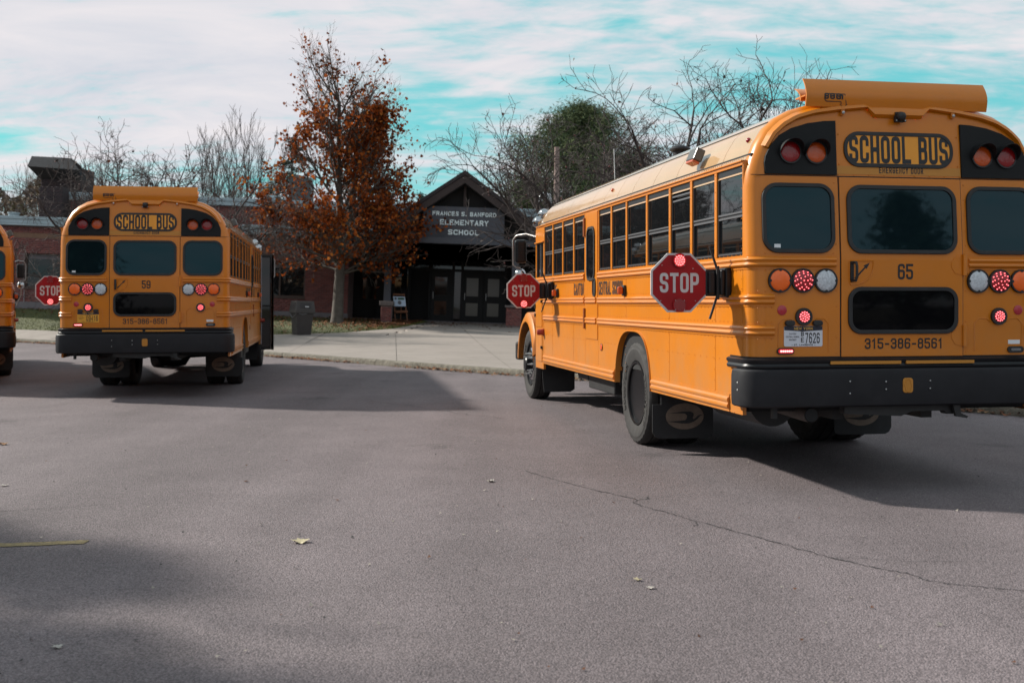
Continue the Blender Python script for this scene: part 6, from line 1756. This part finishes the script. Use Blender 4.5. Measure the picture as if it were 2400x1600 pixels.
# brownish thicket on the left skyline
rgx = np.random.default_rng(9); P = []
for _ in range(5200):
    px = rgx.uniform(-60, 240); Y = rgx.uniform(62, 76); top = 440 + 25 * math.sin(px * .05) + (20 if px > 130 else 0); py = top + abs(rgx.normal(0, 45)); k = 2648 / Y; P.append(((px - 1200) / k, Y, 1.43 - (py - 708) / k))
th = thing("thicket", "brownish twiggy thicket on the skyline at far left behind the school", "bush", (0, 0, 0))
leaves("foliage", P, .10, .24, [mat("thicket_brown", (.12, .075, .045), .9), mat("thicket_grey", (.13, .11, .10), .9), mat("thicket_olive", (.10, .085, .04), .9)], th, 8, [.4, .4, .2])
T = Tree(61)
for k in range(40):
    Y = 62 + 12 * T.rg.random(); px = -60 + 300 * T.rg.random(); x = (px - 1200) / 2648 * Y
    T.branch(Vector((x, Y, .8)), Vector((T.rg.uniform(-.3, .3), 0, 1)), T.rg.uniform(4, 6.5), .04, 1, PU)
T.wood("stems", PALETW, th, (4, 3, 3, 3))
# conifers
NEED = [mat("spruce_needles_dark", (.022, .030, .022), .8, spec=.2), mat("spruce_needles", (.034, .044, .026), .8, spec=.2)]
PNEED = [mat("pine_needles_dark", (.046, .068, .036), .8, spec=.2), mat("pine_needles", (.088, .118, .052), .8, spec=.2), mat("pine_needles_light", (.13, .15, .062), .8, spec=.2)]
def conifer(seed, name, label, x, y, z, H, rad, droop, mats, pine=False, n_br=70, base=.08, clump=.22, per=16, group=None):
    o = thing(name, label, "tree", (x, y, z), 0, group); rg = random.Random(seed); o.rotation_euler = (0, .035, 0)
    T = Tree(seed); T.paths.append(([Vector((0, 0, 0)), Vector((0, 0, H * .5)), Vector((0, 0, H))], [H * .018, H * .011, .02], 0)); P = []
    for k in range(n_br):
        f = base + (1 - base) * (k + rg.random()) / n_br; hz = H * f
        L = rad * ((1 - f) ** (.75 if not pine else .7) * (1.0 if not pine else min(1, .35 + f * 1.6)) + .04) * rg.uniform(.65, 1.1); a = rg.uniform(0, 6.283)
        p = Vector((0, 0, hz)); d = Vector((math.cos(a), math.sin(a), .35 if pine else .05)); pts = [p.copy()]; n = 7
        for i in range(n):
            d = (d + Vector((0, 0, (.10 if pine else -droop * (1.2 - i / n * 2.0))))).normalized(); p = p + d * L / n; pts.append(p.copy())
            for _ in range(int((3.2 if pine else 1) * per * (.4 + (i + 1) / n * (1 if pine else .6)))):
                w = clump * (1.0 if pine else (1.1 - i / n * .5)); P.append((p.x + rg.gauss(0, w), p.y + rg.gauss(0, w), p.z + rg.gauss(0, w * (.7 if pine else .35)) - (0 if pine else .08)))
        T.paths.append((pts, [.05 * (1 - i / 8) * H / 10 + .008 for i in range(n + 1)], 1))
    T.wood("trunk", BARKD, o, (7, 3))
    R_ = np.random.default_rng(seed); P = np.array(P); n = len(P)
    # needle sprays: slim blades
    A = R_.normal(0, 1, (n, 3)); A[:, 2] *= .6; A[:, 2] += (.35 if pine else -.25); A /= np.linalg.norm(A, axis=1)[:, None]
    B = R_.normal(0, 1, (n, 3)); B -= A * (A * B).sum(1)[:, None]; B /= np.linalg.norm(B, axis=1)[:, None]
    s = R_.uniform(.5, 1, n)[:, None] * clump * (.85 if pine else 1.3); w = s * (.075 if pine else .15)
    V = np.stack([P - A * s * .5, P + B * w, P + A * s * .5, P - B * w], 1).reshape(-1, 3)
    link("crown", arr_mesh("crown", V, np.arange(4 * n).reshape(-1, 4), mats, mi=R_.integers(0, len(mats), n)), o); return o
def at_(px, Y): return (px - 1200) / 2648 * Y
conifer(71, "spruce_tree", "dark layered spruce left of the orange maple, behind the school", at_(672, 60), 60, .5, 9.8, 3.6, .10, NEED, n_br=56, clump=.22, per=14)
conifer(72, "pine_tree", "big green pine behind the bare crab apples on the right", at_(1352, 62), 62, .5, 11.2, 8.2, 0, PNEED, True, 230, .14, .36, 24)
conifer(73, "pine_tree", "lower green pine left of the big pine, above the entrance gable", at_(1235, 64), 64, .5, 7.6, 3.6, 0, PNEED, True, 90, .1, .32, 20)
conifer(74, "pine_tree", "dark green pine right of the big pine behind the bus roof", at_(1462, 66), 66, .5, 9.0, 3.4, 0, PNEED, True, 90, .1, .34, 20)
conifer(75, "spruce_tree", "small distant conifer between the maple and the entrance gable", at_(975, 75), 75, .5, 8.3, 1.6, .05, NEED, n_br=40, clump=.2, per=10)
# utility pole
m = MB(); x, Y = at_(1303, 56), 56; m.tube([(x, Y, 0), (x + .0, Y, 4), (x + .05, Y, 1.43 + (708 - 345) / 2648 * Y)], [.17, .15, .13], 12); pole = m.build("utility_pole", mat("weathered_pole_wood", (.22, .15, .13), .9, vary=(4, .3), bump=(14, .6, .02)), smooth=50); pole.rotation_euler = (0, 0, 0)
tag(pole, "pale brown wooden utility pole before the big pine", "pole")
# trees outside the frame: they shade the lower left of the road and show in the bus windows
conifer(81, "spruce_tree", "spruce beside the road left of the photo edge", -10.6, 9.4, 0, 6.1, 2.3, .05, NEED, n_br=80, clump=.3, per=16)
conifer(82, "spruce_tree", "small spruce beside the road nearest the camera on the left", -7.0, 6.3, 0, 4.3, 1.8, .05, NEED, n_br=70, clump=.3, per=14)
for i, (x, y, h) in enumerate(((28.5, -22, 10.5), (34, -16.5, 14.0), (41, -10.5, 15.0), (47, -6, 15.0), (21, -40, 5.5), (-20, -26, 9.0), (-30, -14, 8.0))):
    conifer(90 + i, "pine_tree", "pine standing across the car park, mirrored in the bus windows", x, y, 0, h, 5.0, .03, NEED, False, 110, .05, .45, 12, "pines across the car park")
